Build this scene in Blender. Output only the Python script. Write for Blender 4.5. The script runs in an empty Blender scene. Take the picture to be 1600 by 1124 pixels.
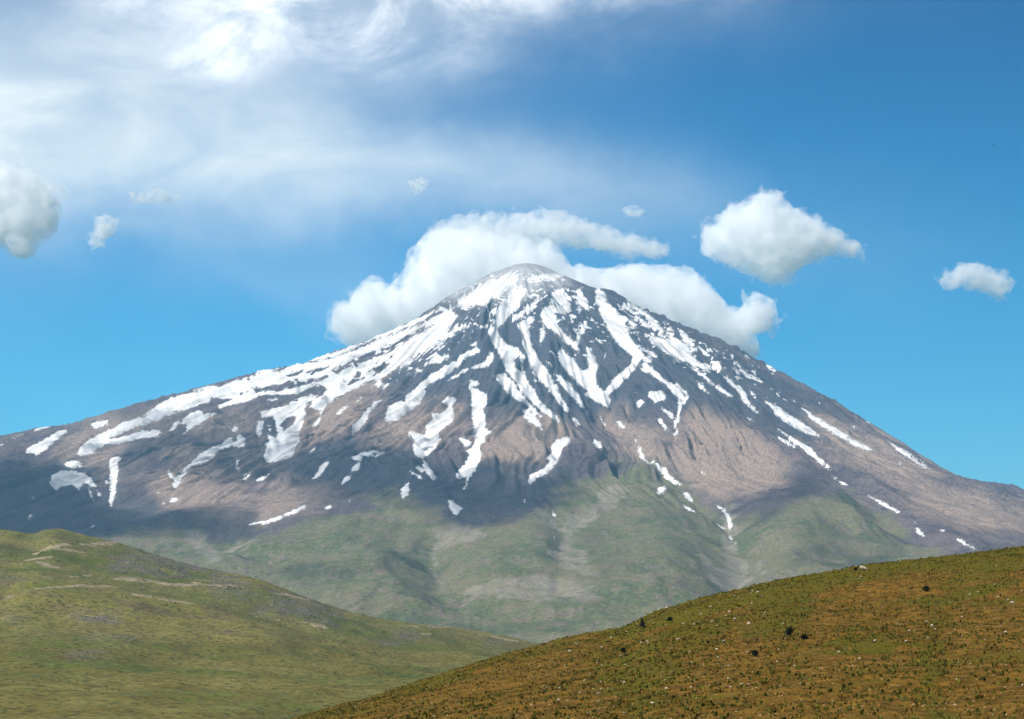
import bpy, math, numpy as np
from mathutils import Vector

sc = bpy.context.scene
COL = sc.collection
R = math.radians

# ------------------------------------------------------------------ camera
F, CX, CY = 2909.0, 800.0, 562.0          # focal length and centre in photo pixels
PITCH = R(10.13)
cam = bpy.data.cameras.new('camera')
cam_ob = bpy.data.objects.new('camera', cam)
COL.objects.link(cam_ob)
cam.sensor_width = 36.0
cam.lens = 36.0 * F / 1600.0
cam.clip_start = 0.5
cam.clip_end = 200000.0
cam_ob.location = (0, 0, 0)
cam_ob.rotation_euler = (math.pi / 2 + PITCH, 0, 0)
sc.camera = cam_ob

# ------------------------------------------------------------------ sky, sun, exposure
SUN_EL, SUN_AZ = R(45), R(228)            # sun high, behind the camera's left shoulder
SUN = np.array([math.cos(SUN_EL) * math.sin(SUN_AZ), math.cos(SUN_EL) * math.cos(SUN_AZ), math.sin(SUN_EL)])
sl = bpy.data.lights.new('sun', 'SUN')
so = bpy.data.objects.new('sun', sl)
COL.objects.link(so)
sl.energy = 4.0
sl.angle = R(0.5)
sl.color = (1.0, 0.955, 0.89)
so.rotation_euler = Vector(SUN).to_track_quat('Z', 'Y').to_euler()
EXPOSURE = 0.8
sc.view_settings.view_transform = 'Standard'
sc.view_settings.look = 'None'
sc.view_settings.gamma = 1.0
sc.view_settings.use_curve_mapping = False
sc.view_settings.exposure = EXPOSURE
cy = sc.cycles
cy.volume_bounces = 20
cy.max_bounces = 24
cy.use_denoising = True


class NT:
    """small helper round a node tree"""
    def __init__(s, nt):
        s.nt = nt

    def n(s, kind, ins=None, **props):
        nd = s.nt.nodes.new(kind)
        for k, v in props.items():
            setattr(nd, k, v)
        for k, v in (ins or {}).items():
            s.put(nd.inputs[k], v)
        return nd

    def put(s, sock, v):
        if isinstance(v, bpy.types.NodeSocket):
            s.nt.links.new(v, sock)
        elif isinstance(v, bpy.types.Node):
            s.nt.links.new(v.outputs[0], sock)
        else:
            sock.default_value = v

    def m(s, op, a, b=0.0, c=0.0, clamp=False):
        nd = s.n('ShaderNodeMath', {0: a, 1: b, 2: c}, operation=op)
        nd.use_clamp = clamp
        return nd.outputs[0]

    def ramp(s, v, a, b, x=0.0, y=1.0):
        return s.n('ShaderNodeMapRange', {'Value': v, 'From Min': a, 'From Max': b, 'To Min': x, 'To Max': y},
                   interpolation_type='SMOOTHSTEP').outputs[0]

    def mix(s, f, a, b, mode='MIX'):
        nd = s.nt.nodes.new('ShaderNodeMix')
        nd.data_type = 'RGBA'
        nd.blend_type = mode
        s.put(nd.inputs[0], f)
        s.put(nd.inputs[6], a if not isinstance(a, tuple) else (*a, 1.0)[:4])
        s.put(nd.inputs[7], b if not isinstance(b, tuple) else (*b, 1.0)[:4])
        return nd.outputs[2]

    def noise(s, vec, scale, detail=4.0, rough=0.55, dist=0.0):
        return s.n('ShaderNodeTexNoise', {'Vector': vec, 'Scale': scale, 'Detail': detail, 'Roughness': rough,
                                          'Distortion': dist}).outputs[0]


world = bpy.data.worlds.new('World')
sc.world = world
world.use_nodes = True
W = NT(world.node_tree)
bg = world.node_tree.nodes['Background']
sky = W.n('ShaderNodeTexSky', sky_type='NISHITA', sun_disc=False)
sky.sun_elevation = SUN_EL
sky.sun_rotation = SUN_AZ
sky.altitude = 0
sky.air_density = 1.0
sky.dust_density = 0.0
sky.ozone_density = 4.0
hs = W.n('ShaderNodeHueSaturation', {'Hue': 0.497, 'Saturation': 1.45, 'Value': 1.0, 'Color': sky})
# thin high cirrus, spread over the left of the sky and thinning out to the right
gen = W.n('ShaderNodeTexCoord').outputs['Generated']
sep = W.n('ShaderNodeSeparateXYZ', {0: gen})
yy = W.m('MAXIMUM', sep.outputs[1], 0.05)
tx = W.m('DIVIDE', sep.outputs[0], yy)
tz = W.m('DIVIDE', sep.outputs[2], yy)
plane = W.n('ShaderNodeCombineXYZ', {0: tx, 1: tz, 2: 0.0})
warp = W.n('ShaderNodeTexNoise', {'Vector': plane, 'Scale': 9.0, 'Detail': 5.0, 'Roughness': 0.6})
wsep = W.n('ShaderNodeSeparateXYZ', {0: warp.outputs['Color']})
wxn = W.m('ADD', tx, W.m('MULTIPLY', W.m('SUBTRACT', wsep.outputs[0], 0.5), 0.075))
wzn = W.m('ADD', tz, W.m('MULTIPLY', W.m('SUBTRACT', wsep.outputs[1], 0.5), 0.07))
cov = None
for ex, ez, rx_, rz_, rot, st in ((-0.26, 0.325, 0.17, 0.055, -0.12, 0.60), (-0.13, 0.290, 0.17, 0.034, -0.06, 0.36), (0.03, 0.275, 0.16, 0.030, -0.2, 0.17),
                                  (-0.09, 0.380, 0.17, 0.035, 0.06, 0.34), (-0.06, 0.205, 0.14, 0.020, -0.3, 0.13), (-0.50, 0.36, 0.25, 0.12, 0.0, 0.45)):
    c_, s_ = math.cos(rot), math.sin(rot)
    ddx, ddz = W.m('SUBTRACT', wxn, ex), W.m('SUBTRACT', wzn, ez)
    a_ = W.m('DIVIDE', W.m('ADD', W.m('MULTIPLY', ddx, c_), W.m('MULTIPLY', ddz, s_)), rx_)
    b_ = W.m('DIVIDE', W.m('SUBTRACT', W.m('MULTIPLY', ddz, c_), W.m('MULTIPLY', ddx, s_)), rz_)
    e_ = W.m('EXPONENT', W.m('MULTIPLY', W.m('ADD', W.m('MULTIPLY', a_, a_), W.m('MULTIPLY', b_, b_)), -1.0))
    e_ = W.m('MULTIPLY', e_, st)
    cov = e_ if cov is None else W.m('ADD', cov, e_)
map_ = W.n('ShaderNodeMapping', {'Vector': plane, 'Rotation': (0, 0, R(-32)), 'Scale': (9.0, 20.0, 1.0)})
fib = W.noise(map_, 1.0, 7.0, 0.6, 0.6)
cov = W.m('MULTIPLY', cov, W.ramp(fib, 0.25, 0.75, 0.66, 1.18))
cov = W.m('MULTIPLY', cov, 0.98)
cov = W.m('MINIMUM', cov, 0.9)
deep = W.ramp(tz, 0.12, 0.60, 0.98, 0.48)
deep = W.m('MULTIPLY', deep, W.ramp(tx, -0.25, 0.40, 1.05, 0.76))
tint = W.n('ShaderNodeCombineXYZ', {0: W.m('MULTIPLY', W.ramp(tz, 0.10, 0.45, 0.55, 0.12), 1.0), 1: W.ramp(tz, 0.10, 0.45, 1.06, 0.90), 2: 0.97})
base = W.n('ShaderNodeVectorMath', {0: hs.outputs[0], 1: tint}, operation='MULTIPLY')
base = W.n('ShaderNodeVectorMath', {0: base.outputs[0], 'Scale': deep}, operation='SCALE')
# brighter torn fringe of the same high cloud, across the top
tn1 = W.noise(W.n('ShaderNodeMapping', {'Vector': plane, 'Rotation': (0, 0, R(-22)), 'Scale': (11.0, 17.0, 1.0)}), 1.0, 9.0, 0.66, 0.5)
tear = None
for ex, ez, rx_, rz_, st in ((-0.115, 0.385, 0.085, 0.026, 1.0), (-0.02, 0.398, 0.10, 0.022, 0.95), (0.06, 0.402, 0.06, 0.018, 0.7), (-0.155, 0.362, 0.030, 0.016, 1.05), (-0.215, 0.40, 0.03, 0.02, 0.7)):
    a_ = W.m('DIVIDE', W.m('SUBTRACT', wxn, ex), rx_)
    b_ = W.m('DIVIDE', W.m('SUBTRACT', wzn, ez), rz_)
    e_ = W.m('MULTIPLY', W.m('EXPONENT', W.m('MULTIPLY', W.m('ADD', W.m('MULTIPLY', a_, a_), W.m('MULTIPLY', b_, b_)), -1.0)), st)
    tear = e_ if tear is None else W.m('MAXIMUM', tear, e_)
tear = W.m('MULTIPLY', tear, W.ramp(tn1, 0.36, 0.62, 0.10, 1.0))
skycol = W.mix(cov, base.outputs[0], (7.1, 7.6, 7.5))
skycol = W.mix(W.m('MINIMUM', tear, 0.95), skycol, (10.3, 10.4, 10.4))
W.put(bg.inputs['Color'], skycol)
bg.inputs['Strength'].default_value = 0.09


# ------------------------------------------------------------------ projection and numpy helpers
CP, SP = math.cos(PITCH), math.sin(PITCH)


def project(x, y, z):
    d = np.maximum(y * CP + z * SP, 1e-3)
    return CX + F * x / d, CY - F * (z * CP - y * SP) / d


def at(u, v, Y):
    a, b = (u - CX) / F, (CY - v) / F
    f = CP - b * SP
    return a / f * Y, (SP + b * CP) / f * Y


def _hash(ix, iy, seed):
    h = (ix.astype(np.int64) * 374761393 + iy.astype(np.int64) * 668265263 + seed * 1442695041) & 0xffffffff
    h = ((h ^ (h >> 13)) * 1274126177) & 0xffffffff
    h ^= h >> 16
    return (h & 0xffff).astype(np.float32) / 32767.5 - 1.0


def vnoise(x, y, seed=0):
    x0, y0 = np.floor(x), np.floor(y)
    fx, fy = (x - x0).astype(np.float32), (y - y0).astype(np.float32)
    fx = fx * fx * fx * (fx * (fx * 6 - 15) + 10)
    fy = fy * fy * fy * (fy * (fy * 6 - 15) + 10)
    a = _hash(x0, y0, seed); b = _hash(x0 + 1, y0, seed)
    c = _hash(x0, y0 + 1, seed); d = _hash(x0 + 1, y0 + 1, seed)
    return (a * (1 - fx) + b * fx) * (1 - fy) + (c * (1 - fx) + d * fx) * fy


def fbm(x, y, n=4, seed=0, gain=0.5):
    s, a = 0, 1.0
    for k in range(n):
        s = s + a * vnoise(x * 2 ** k + 17.3 * k, y * 2 ** k - 9.1 * k, seed + k)
        a *= gain
    return s


def sstep(x, a, b):
    t = np.clip((x - a) / (b - a), 0, 1)
    return t * t * (3 - 2 * t)


def inside(poly, X, Z):
    r = np.zeros(X.shape, bool)
    for k in range(len(poly)):
        x0, z0 = poly[k]; x1, z1 = poly[(k + 1) % len(poly)]
        if z0 == z1:
            continue
        r ^= ((z0 > Z) != (z1 > Z)) & (X < (x1 - x0) * (Z - z0) / (z1 - z0) + x0)
    return r


def seg_dist(pts, X, Z, closed=True):
    d = np.full(X.shape, 1e9)
    n = len(pts)
    for k in range(n if closed else n - 1):
        a, b = np.array(pts[k], float), np.array(pts[(k + 1) % n], float)
        e = b - a
        t = np.clip(((X - a[0]) * e[0] + (Z - a[1]) * e[1]) / (e @ e + 1e-9), 0, 1)
        d = np.minimum(d, np.hypot(X - a[0] - t * e[0], Z - a[1] - t * e[1]))
    return d


def sdf_map(shapes, w=1600, h=1124, pad=14, start=None):
    """signed distance, in photo pixels, to a union of outlines (positive inside)"""
    M = np.full((h, w), -float(pad), np.float32) if start is None else start
    for p in shapes:
        xs = [q[0] for q in p]; ys = [q[1] for q in p]
        x0, x1 = max(0, int(min(xs)) - pad), min(w, int(max(xs)) + pad + 1)
        y0, y1 = max(0, int(min(ys)) - pad), min(h, int(max(ys)) + pad + 1)
        if x1 <= x0 or y1 <= y0:
            continue
        X, Y = np.meshgrid(np.arange(x0, x1) + 0.5, np.arange(y0, y1) + 0.5)
        d = seg_dist(p, X, Y)
        d = np.where(inside(p, X, Y), d, -d)
        M[y0:y1, x0:x1] = np.maximum(M[y0:y1, x0:x1], d)
    return M


def sample(M, u, v):
    h, w = M.shape
    u = np.clip(u - 0.5, 0, w - 1.001); v = np.clip(v - 0.5, 0, h - 1.001)
    i, j = u.astype(int), v.astype(int)
    fu, fv = u - i, v - j
    return (M[j, i] * (1 - fu) + M[j, i + 1] * fu) * (1 - fv) + (M[j + 1, i] * (1 - fu) + M[j + 1, i + 1] * fu) * fv


def wsample(M, U, V, X, Y, L, px, seed=400):
    """sample a painted mask with a ragged, noise-warped border"""
    a = fbm(X / L, Y / L, 5, seed, 0.62); b = fbm(X / L + 31, Y / L + 7, 5, seed + 9, 0.62)
    return sample(M, np.clip(U + px * a, 1, 1598), np.clip(V + px * 0.7 * b, 1, 1122))


def blur(M, r):
    for ax in (0, 1):
        for _ in range(2):
            P = np.concatenate([np.repeat(np.take(M, [0], ax), r + 1, ax), M, np.repeat(np.take(M, [-1], ax), r, ax)], ax)
            c = np.cumsum(P, ax, dtype=np.float64)
            n = M.shape[ax]
            M = (np.take(c, np.arange(2 * r + 1, 2 * r + 1 + n), ax) - np.take(c, np.arange(n), ax)) / (2 * r + 1)
    return M.astype(np.float32)


def mesh_from(name, V, Q, mat, smooth=True, attrs=None, parent=None):
    V = np.asarray(V, np.float32)
    Q = np.asarray(Q, np.int32)
    k = Q.shape[1]
    me = bpy.data.meshes.new(name)
    me.vertices.add(len(V)); me.vertices.foreach_set('co', V.ravel())
    me.loops.add(Q.size); me.loops.foreach_set('vertex_index', Q.ravel())
    me.polygons.add(len(Q)); me.polygons.foreach_set('loop_start', np.arange(0, Q.size, k, dtype=np.int32))
    if smooth:
        me.polygons.foreach_set('use_smooth', np.ones(len(Q), bool))
    for an, arr in (attrs or {}).items():
        at_ = me.attributes.new(an, 'FLOAT', 'POINT')
        at_.data.foreach_set('value', np.asarray(arr, np.float32).ravel())
    me.update()
    me.materials.append(mat)
    ob = bpy.data.objects.new(name, me)
    COL.objects.link(ob)
    if parent:
        ob.parent = parent
    return ob


def grid_quads(nx, ny):
    i = np.arange(nx * ny).reshape(ny, nx)
    return np.stack([i[:-1, :-1], i[:-1, 1:], i[1:, 1:], i[1:, :-1]], -1).reshape(-1, 4)


def tag(o, label=None, cat=None, group=None, kind=None):
    if label: o['label'] = label
    if cat: o['category'] = cat
    if group: o['group'] = group
    if kind: o['kind'] = kind
    return o


def material(name):
    m = bpy.data.materials.new(name)
    m.use_nodes = True
    m.node_tree.nodes.clear()
    T = NT(m.node_tree)
    out = T.n('ShaderNodeOutputMaterial')
    return m, T, out


def principled(T, out, col, rough=0.9, normal=None, spec=0.2):
    p = T.n('ShaderNodeBsdfPrincipled', {'Base Color': col, 'Roughness': rough, 'Specular IOR Level': spec})
    if normal is not None:
        T.put(p.inputs['Normal'], normal)
    T.put(out.inputs['Surface'], p.outputs[0])
    return p


# ------------------------------------------------------------------ materials
def rock_material():
    m, T, out = material('volcanic_rock')
    pos = T.n('ShaderNodeNewGeometry').outputs['Position']
    A = lambda nm: T.n('ShaderNodeAttribute', attribute_name=nm).outputs['Fac']
    n1 = T.noise(pos, 1 / 420, 5, 0.6, 0.4)
    n2 = T.noise(pos, 1 / 70, 6, 0.65)
    n3 = T.noise(pos, 1 / 16, 4, 0.7)
    col = T.mix(T.ramp(n1, 0.35, 0.65), (0.090, 0.074, 0.082), (0.140, 0.110, 0.102))
    col = T.mix(T.ramp(n2, 0.48, 0.70), col, (0.056, 0.054, 0.064))
    col = T.mix(T.m('MULTIPLY', A('dark'), T.ramp(n2, 0.25, 0.7, 1.0, 0.5)), col, (0.046, 0.064, 0.086))  # blue-dark rock tone, with painted cloud shade on the lower slopes
    # pale scree and tan ash slopes, streaked down the slope
    streak = A('streak')
    sc_ = T.m('MULTIPLY', A('tan'), T.ramp(T.m('ADD', streak, T.m('MULTIPLY', n2, 0.6)), 0.15, 0.85, 0.35, 1.0))
    col = T.mix(sc_, col, (0.270, 0.203, 0.160))
    # alpine grass
    gm = T.m('ADD', A('green'), T.m('MULTIPLY', T.m('SUBTRACT', n2, 0.5), 0.9))
    gm = T.m('ADD', gm, T.m('MULTIPLY', T.m('SUBTRACT', n1, 0.5), 1.2))
    g = T.ramp(gm, 0.30, 0.95)
    gcol = T.mix(T.ramp(n1, 0.4, 0.6), (0.092, 0.116, 0.044), (0.150, 0.143, 0.070))
    gcol = T.mix(T.ramp(n2, 0.46, 0.62, 0.0, 0.9), gcol, (0.170, 0.138, 0.098))
    col = T.mix(T.m('MULTIPLY', g, 0.92), col, gcol)
    # bare gravel channels
    ch = T.ramp(T.m('ADD', T.m('ADD', A('scree'), T.m('MULTIPLY', T.m('SUBTRACT', n2, 0.5), 2.4)), T.m('MULTIPLY', T.m('SUBTRACT', n3, 0.5), 2.2)), 0.50, 1.0)
    col = T.mix(T.m('MULTIPLY', ch, 0.72), col, (0.250, 0.218, 0.168))
    # grit
    col = T.mix(T.ramp(n3, 0.38, 0.66, 0.0, 0.8), T.mix(1.0, col, (1.18, 1.16, 1.14), 'MULTIPLY'), T.mix(1.0, col, (0.52, 0.52, 0.58), 'MULTIPLY'))
    n4 = T.noise(pos, 1 / 7, 3, 0.7)
    fr = T.m('ADD', A('fringe'), T.m('ADD', T.m('MULTIPLY', T.m('SUBTRACT', n3, 0.5), 9.0), T.m('MULTIPLY', T.m('SUBTRACT', n4, 0.5), 7.0)))
    fr = T.ramp(fr, -0.3, 0.5)
    # summit whitened by ash, rime and sulphur
    col = T.mix(T.m('MULTIPLY', A('rime'), T.ramp(n2, 0.3, 0.6, 0.5, 1.0)), col, (0.42, 0.415, 0.41))
    col = T.mix(fr, col, (0.66, 0.64, 0.61))
    bump = T.n('ShaderNodeBump', {'Strength': 0.75, 'Distance': 5.0, 'Height': n3})
    b2 = T.n('ShaderNodeBump', {'Strength': 0.5, 'Distance': 14.0, 'Height': n2, 'Normal': bump})
    principled(T, out, col, 0.95, b2.outputs[0], 0.1)
    return m


def snow_material():
    m, T, out = material('old_snow')
    pos = T.n('ShaderNodeNewGeometry').outputs['Position']
    n1 = T.noise(pos, 1 / 90, 5, 0.6)
    n2 = T.noise(pos, 1 / 12, 4, 0.6)
    col = T.mix(T.ramp(n1, 0.35, 0.75), (0.78, 0.765, 0.745), (0.60, 0.57, 0.53))
    col = T.mix(T.ramp(n2, 0.55, 0.8, 0, 0.35), col, (0.60, 0.56, 0.52))
    n3 = T.noise(pos, 1 / 7, 3, 0.7)
    fr = T.m('ADD', T.n('ShaderNodeAttribute', attribute_name='fringe').outputs['Fac'], T.m('ADD', T.m('MULTIPLY', T.m('SUBTRACT', n2, 0.5), 9.0), T.m('MULTIPLY', T.m('SUBTRACT', n3, 0.5), 7.0)))
    col = T.mix(T.ramp(fr, -0.5, 0.2), (0.070, 0.070, 0.080), col)
    bump = T.n('ShaderNodeBump', {'Strength': 0.35, 'Distance': 3.0, 'Height': n2})
    principled(T, out, col, 0.75, bump.outputs[0], 0.2)
    return m


ROCK, SNOW = rock_material(), snow_material()

# ------------------------------------------------------------------ traced snow (zoom origin x, y, scale, outlines)
SN = [
 (0, 560, 3.3333, [
  "130,490 160,460 230,425 290,390 345,370 350,385 300,420 240,470 190,505 150,490",
  "175,372 215,355 250,352 262,358 220,370 185,378", "50,425 100,400 120,395 80,418", "0,450 25,438 10,452",
  "478,350 500,330 530,325 565,322 560,340 530,360 490,362",
  "400,495 430,460 455,430 490,412 540,385 600,360 640,340 700,318 755,305 770,280 800,262 840,232 900,205 960,190 1030,175 1110,160 1180,135 1240,110 1330,90 1400,70 1450,50 1540,40 1600,30 1600,115 1540,125 1500,130 1440,140 1390,150 1350,180 1340,205 1290,225 1200,245 1140,262 1140,245 1155,225 1145,205 1100,200 1090,225 1010,255 950,275 900,290 860,300 840,320 760,345 700,365 640,395 590,408 545,412 580,420 640,410 690,395 740,380 800,372 840,380 830,405 790,410 730,415 670,430 600,450 560,445 530,460 490,490 440,510 405,512",
  "995,165 1040,152 1120,143 1180,162 1100,168",
  "880,380 905,340 960,315 990,285 1040,270 1060,290 1120,288 1090,310 1050,335 1000,360 960,398 970,370 975,345 950,338 920,345 905,380",
  "1388,215 1440,208 1452,212 1420,225",
  "1450,160 1500,150 1560,140 1600,130 1600,160 1550,185 1500,185",
  "1360,280 1385,275 1420,270 1460,262 1500,240 1540,215 1600,195 1600,240 1580,270 1600,290 1575,320 1560,360 1535,390 1560,420 1540,470 1520,510 1480,525 1410,545 1375,515 1400,470 1380,450 1420,425 1400,400 1440,420 1450,380 1440,340 1420,310 1390,300 1385,315",
  "1345,330 1370,325 1370,370 1350,415 1335,390",
  "905,675 900,655 930,610 960,575 1000,540 1040,500 1080,480 1130,450 1180,425 1200,410 1215,435 1240,430 1235,405 1260,400 1280,420 1270,455 1230,465 1180,470 1120,490 1110,520 1060,545 1010,555 980,580 950,620 930,660 915,678",
  "875,580 895,600 905,635 880,610", "1230,520 1245,525 1240,580 1230,575",
  "1260,610 1305,590 1290,620 1265,635", "1350,630 1420,598 1400,615 1360,635",
  "575,525 600,515 635,515 610,540 615,590 605,650 600,700 580,770 568,765 575,690 568,610 580,590 566,570",
  "322,550 345,535 400,532 430,548 425,562 380,570 340,558",
  "262,640 270,612 300,595 340,588 410,592 440,600 480,630 500,665 470,665 440,650 410,680 370,650 340,660 290,685 265,668",
  "460,680 475,700 490,745 470,715", "505,690 520,700 528,728 510,715",
  "877,750 900,722 935,735 890,755",
  "1295,868 1360,855 1440,825 1520,795 1590,768 1590,775 1530,808 1450,838 1370,864",
  "166,732 172,726 179,732 172,739", "143,830 160,816 168,822 150,834", "472,876 490,868 502,872 480,880", "375,445 395,440 392,447", "845,760 850,742 856,758",
  "815,695 832,690 825,702", "1190,292 1210,285 1205,297", "1210,375 1225,355 1240,365 1222,385", "547,635 558,630 565,650 553,648"]),
 (400, 380, 3.3333, [
  "0,665 100,650 230,620 340,585 440,560 520,520 600,490 700,450 800,410 900,370 960,340 1000,340 1060,380 1010,440 970,480 1010,470 1040,430 1100,420 1140,440 1060,490 960,530 880,570 800,620 740,655 690,680 600,720 520,750 430,800 360,850 330,920 310,960 340,870 300,865 280,850 300,815 350,790 370,755 340,735 290,750 200,785 150,790 0,790",
  "1200,205 1280,165 1340,150 1380,170 1370,200 1320,235 1260,285 1200,320 1140,330 1080,340 1050,300 1100,270 1150,240",
  "1210,370 1260,330 1330,270 1380,235 1410,250 1370,320 1320,380 1280,420 1255,450 1270,490 1310,530 1380,560 1400,590 1380,650 1390,700 1440,770 1480,830 1540,880 1580,930 1540,910 1480,870 1420,810 1380,770 1340,700 1300,660 1280,610 1260,560 1220,510 1210,450",
  "1240,690 1290,680 1340,720 1380,790 1430,840 1480,900 1460,890 1400,840 1320,790 1270,740",
  "1380,860 1420,870 1480,930 1490,970 1440,940 1400,910",
  "1400,190 1480,160 1560,160 1600,165 1600,180 1500,190 1420,200",
  "670,920 690,850 740,825 780,830 780,800 830,760 880,710 940,660 1010,630 1050,590 1110,560 1150,540 1170,565 1090,600 1060,640 1000,680 950,710 880,750 880,790 840,850 790,880 740,920 690,935",
  "880,640 920,600 1000,578 1010,590 960,620 900,640",
  "1115,650 1180,620 1210,600 1215,565 1240,580 1230,620 1200,645 1140,655", "1000,715 1080,660 1110,655 1040,700",
  "490,995 510,940 540,920 580,860 620,830 655,810 640,840 600,870 570,930 530,985 500,1000",
  "655,755 690,725 697,730 665,760", "415,890 450,860 480,852 440,887", "508,832 555,798 530,828",
  "20,880 60,870 130,860 200,820 290,790 330,795 270,830 240,860 230,890 200,880 170,890 130,920 150,960 200,1000 120,1000 110,960 90,900 60,905 30,905",
  "1120,715 1150,715 1160,740 1130,750 1200,790 1200,830 1180,860 1195,920 1190,960 1220,985 1220,1000 1130,1000 1140,940 1125,870 1130,800 1110,760",
  "1120,528 1150,518 1150,528 1125,535", "1155,435 1200,425 1210,440 1160,445", "810,690 835,685 825,697"]),
 (800, 380, 3.3333, [
  "70,185 120,165 200,165 250,175 230,190 150,190 90,200", "0,240 70,235 80,250 40,320 0,370",
  "0,385 60,345 140,285 150,285 120,340 80,370 30,400 0,405",
  "200,310 210,280 230,240 270,240 285,280 290,310 240,320 210,322",
  "335,240 360,235 380,270 400,310 400,345 370,335 340,310",
  "25,430 60,400 105,385 110,400 90,440 95,480 110,550 150,620 200,690 230,740 260,810 300,865 290,880 250,850 220,800 170,740 110,680 90,620 60,540 55,480 40,450",
  "150,360 190,330 300,320 305,350 270,380 220,370 240,430 280,480 330,530 340,560 330,600 345,650 380,670 400,650 385,600 395,550 410,540 430,600 450,640 440,690 440,740 480,775 500,750 530,700 580,670 620,630 630,590 560,540 520,490 490,430 460,370 440,310 430,250 450,235 480,260 500,310 540,350 580,400 600,440 610,490 660,540 690,580 650,640 600,700 550,750 500,790 515,820 505,860 480,850 430,820 380,790 390,770 340,730 310,690 270,650 240,600 200,565 240,590 250,545 290,580 310,600 325,580 320,550 290,530 240,480 190,445 170,430 175,480 150,525 140,510 150,450 165,400",
  "328,530 335,480 380,415 377,450 352,490 347,530",
  "225,680 260,700 310,740 350,790 380,860 370,865 330,820 280,760 240,720",
  "0,545 40,560 60,590 50,620 70,700 110,760 140,820 200,870 245,915 240,935 200,900 140,850 90,800 50,740 0,700",
  "0,740 50,790 100,840 150,900 155,915 100,870 40,810 0,790",
  "500,320 540,360 600,390 650,430 640,450 570,420 520,370",
  "600,300 660,340 720,380 760,420 830,470 850,500 900,520 930,570 980,620 1040,655 1030,665 960,640 990,680 1040,720 1060,740 1120,775 1150,800 1100,785 1040,740 980,690 930,640 860,600 800,570 740,530 690,480 720,480 780,510 820,500 760,460 680,430 640,380 600,340",
  "860,440 900,470 935,510 960,560 940,560 900,510", "660,530 720,560 755,590 735,595 690,565", "680,590 720,590 730,620 690,625",
  "665,625 700,625 760,680 810,720 860,740 900,770 920,800 890,840 870,880 870,930 850,940 870,850 860,800 830,770 800,740 750,700 700,660",
  "660,640 690,650 710,675 680,670", "1100,690 1150,720 1200,770 1230,820 1275,880 1260,870 1210,830 1180,780 1130,730",
  "965,715 990,735 1025,785 1000,775 970,745", "970,540 1020,570 1040,585 1000,577", "1145,635 1180,665 1210,690 1180,687",
  "1170,625 1230,680 1300,725 1240,702", "1320,628 1375,662 1360,672 1345,655", "1100,500 1150,535 1130,528", "1510,860 1560,890 1600,925 1600,935 1550,907",
  "185,618 200,625 210,642 195,638", "110,715 150,710 145,722", "540,345 575,375 560,372", "1210,580 1235,600 1220,602", "1080,640 1110,655 1090,656", "840,605 890,620 860,618"]),
 (400, 600, 3.3333, [
  "975,95 990,70 1030,68 1040,90 1020,115 1030,160 1025,200 990,220 950,250 960,290 930,340 890,370 870,390 840,380 820,350 820,310 790,260 800,240 850,260 880,260 890,220 920,190 920,155 960,158 1000,130 1000,110",
  "870,395 890,410 920,460 938,495 920,500 880,465 835,440 840,425 870,445", "800,453 872,492 865,500",
  "1060,285 1085,282 1120,305 1110,325 1080,325",
  "1120,30 1200,60 1200,110 1180,130 1195,200 1190,240 1225,250 1220,265 1190,270 1195,300 1160,320 1170,340 1165,400 1150,440 1110,490 1085,560 1080,550 1095,500 1095,485 1050,500 1038,480 1045,460 1070,445 1100,400 1110,370 1090,345 1120,335 1140,310 1135,240 1125,150",
  "1005,605 1030,605 1050,640 1070,650 1045,690 1030,680 1010,640", "755,585 760,545 795,518 800,550 790,580 765,597",
  "500,385 550,360 600,352 650,350 680,358 640,372 560,378 550,400 530,410", "490,465 510,430 540,420 530,445", "442,525 460,490 500,475 490,495",
  "290,490 320,460 325,430 370,405 382,412 345,460 310,495", "0,500 30,490 90,465 60,485 10,505", "270,360 310,325 302,347",
  "40,380 70,290 60,260 100,290 130,300 160,270 150,240 170,220 210,200 250,180 240,220 220,260 225,300 190,350 190,375 140,390 90,410 50,400",
  "0,724 100,700 200,655 260,632 255,647 190,682 100,713 0,730", "360,642 390,636 392,644 365,650", "482,605 488,600 495,605 488,611",
  "1420,520 1420,480 1460,460 1500,440 1540,400 1510,395 1540,360 1545,320 1580,285 1600,275 1600,300 1590,370 1560,410 1530,450 1480,485 1440,505",
  "940,812 955,806 958,816 945,820", "60,215 80,220 72,245", "295,225 312,195 330,180 318,215"]),
 (800, 600, 3.3333, [
  "175,395 210,350 210,320 240,285 300,278 302,300 260,340 250,380 220,430 180,470 130,490 95,522 88,490 130,465 190,430 210,400",
  "425,310 430,290 460,300 465,330 440,330", "475,360 495,365 490,380", "545,200 560,192 590,230 570,232", "638,285 655,305 643,303",
  "655,335 670,330 690,385 700,405 670,385", "705,408 732,410 725,418", "738,402 800,445 840,495 885,525 850,525 800,490 760,440", "755,575 765,545 790,535 812,540 790,560 770,578",
  "890,565 915,570 940,600 938,625 910,600", "890,630 905,638 955,668 920,660", "1062,630 1110,655 1135,690 1144,740 1130,770 1126,720 1108,680",
  "1065,730 1080,735 1110,757 1090,752", "1128,795 1140,790 1145,810 1132,808", "1160,826 1170,828 1166,838",
  "758,180 775,178 800,220 820,248 800,248", "705,60 720,40 780,35 800,60 800,85 765,90 750,100 735,85", "655,130 650,100 670,82 688,95 680,115", "780,125 830,157 850,187 820,172",
  "810,0 860,0 880,20 910,45 920,75 885,110 875,150 865,190 850,215 865,250 855,270 843,265 853,240 840,205 858,170 870,120 860,95 880,80 850,60 820,30",
  "965,0 990,0 1030,52 980,27", "1040,0 1070,10 1150,65 1130,67 1090,42", "1160,0 1180,5 1215,40 1230,90 1265,125 1280,152 1260,142 1215,97 1190,50", "1230,20 1265,60 1274,85 1250,62",
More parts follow.
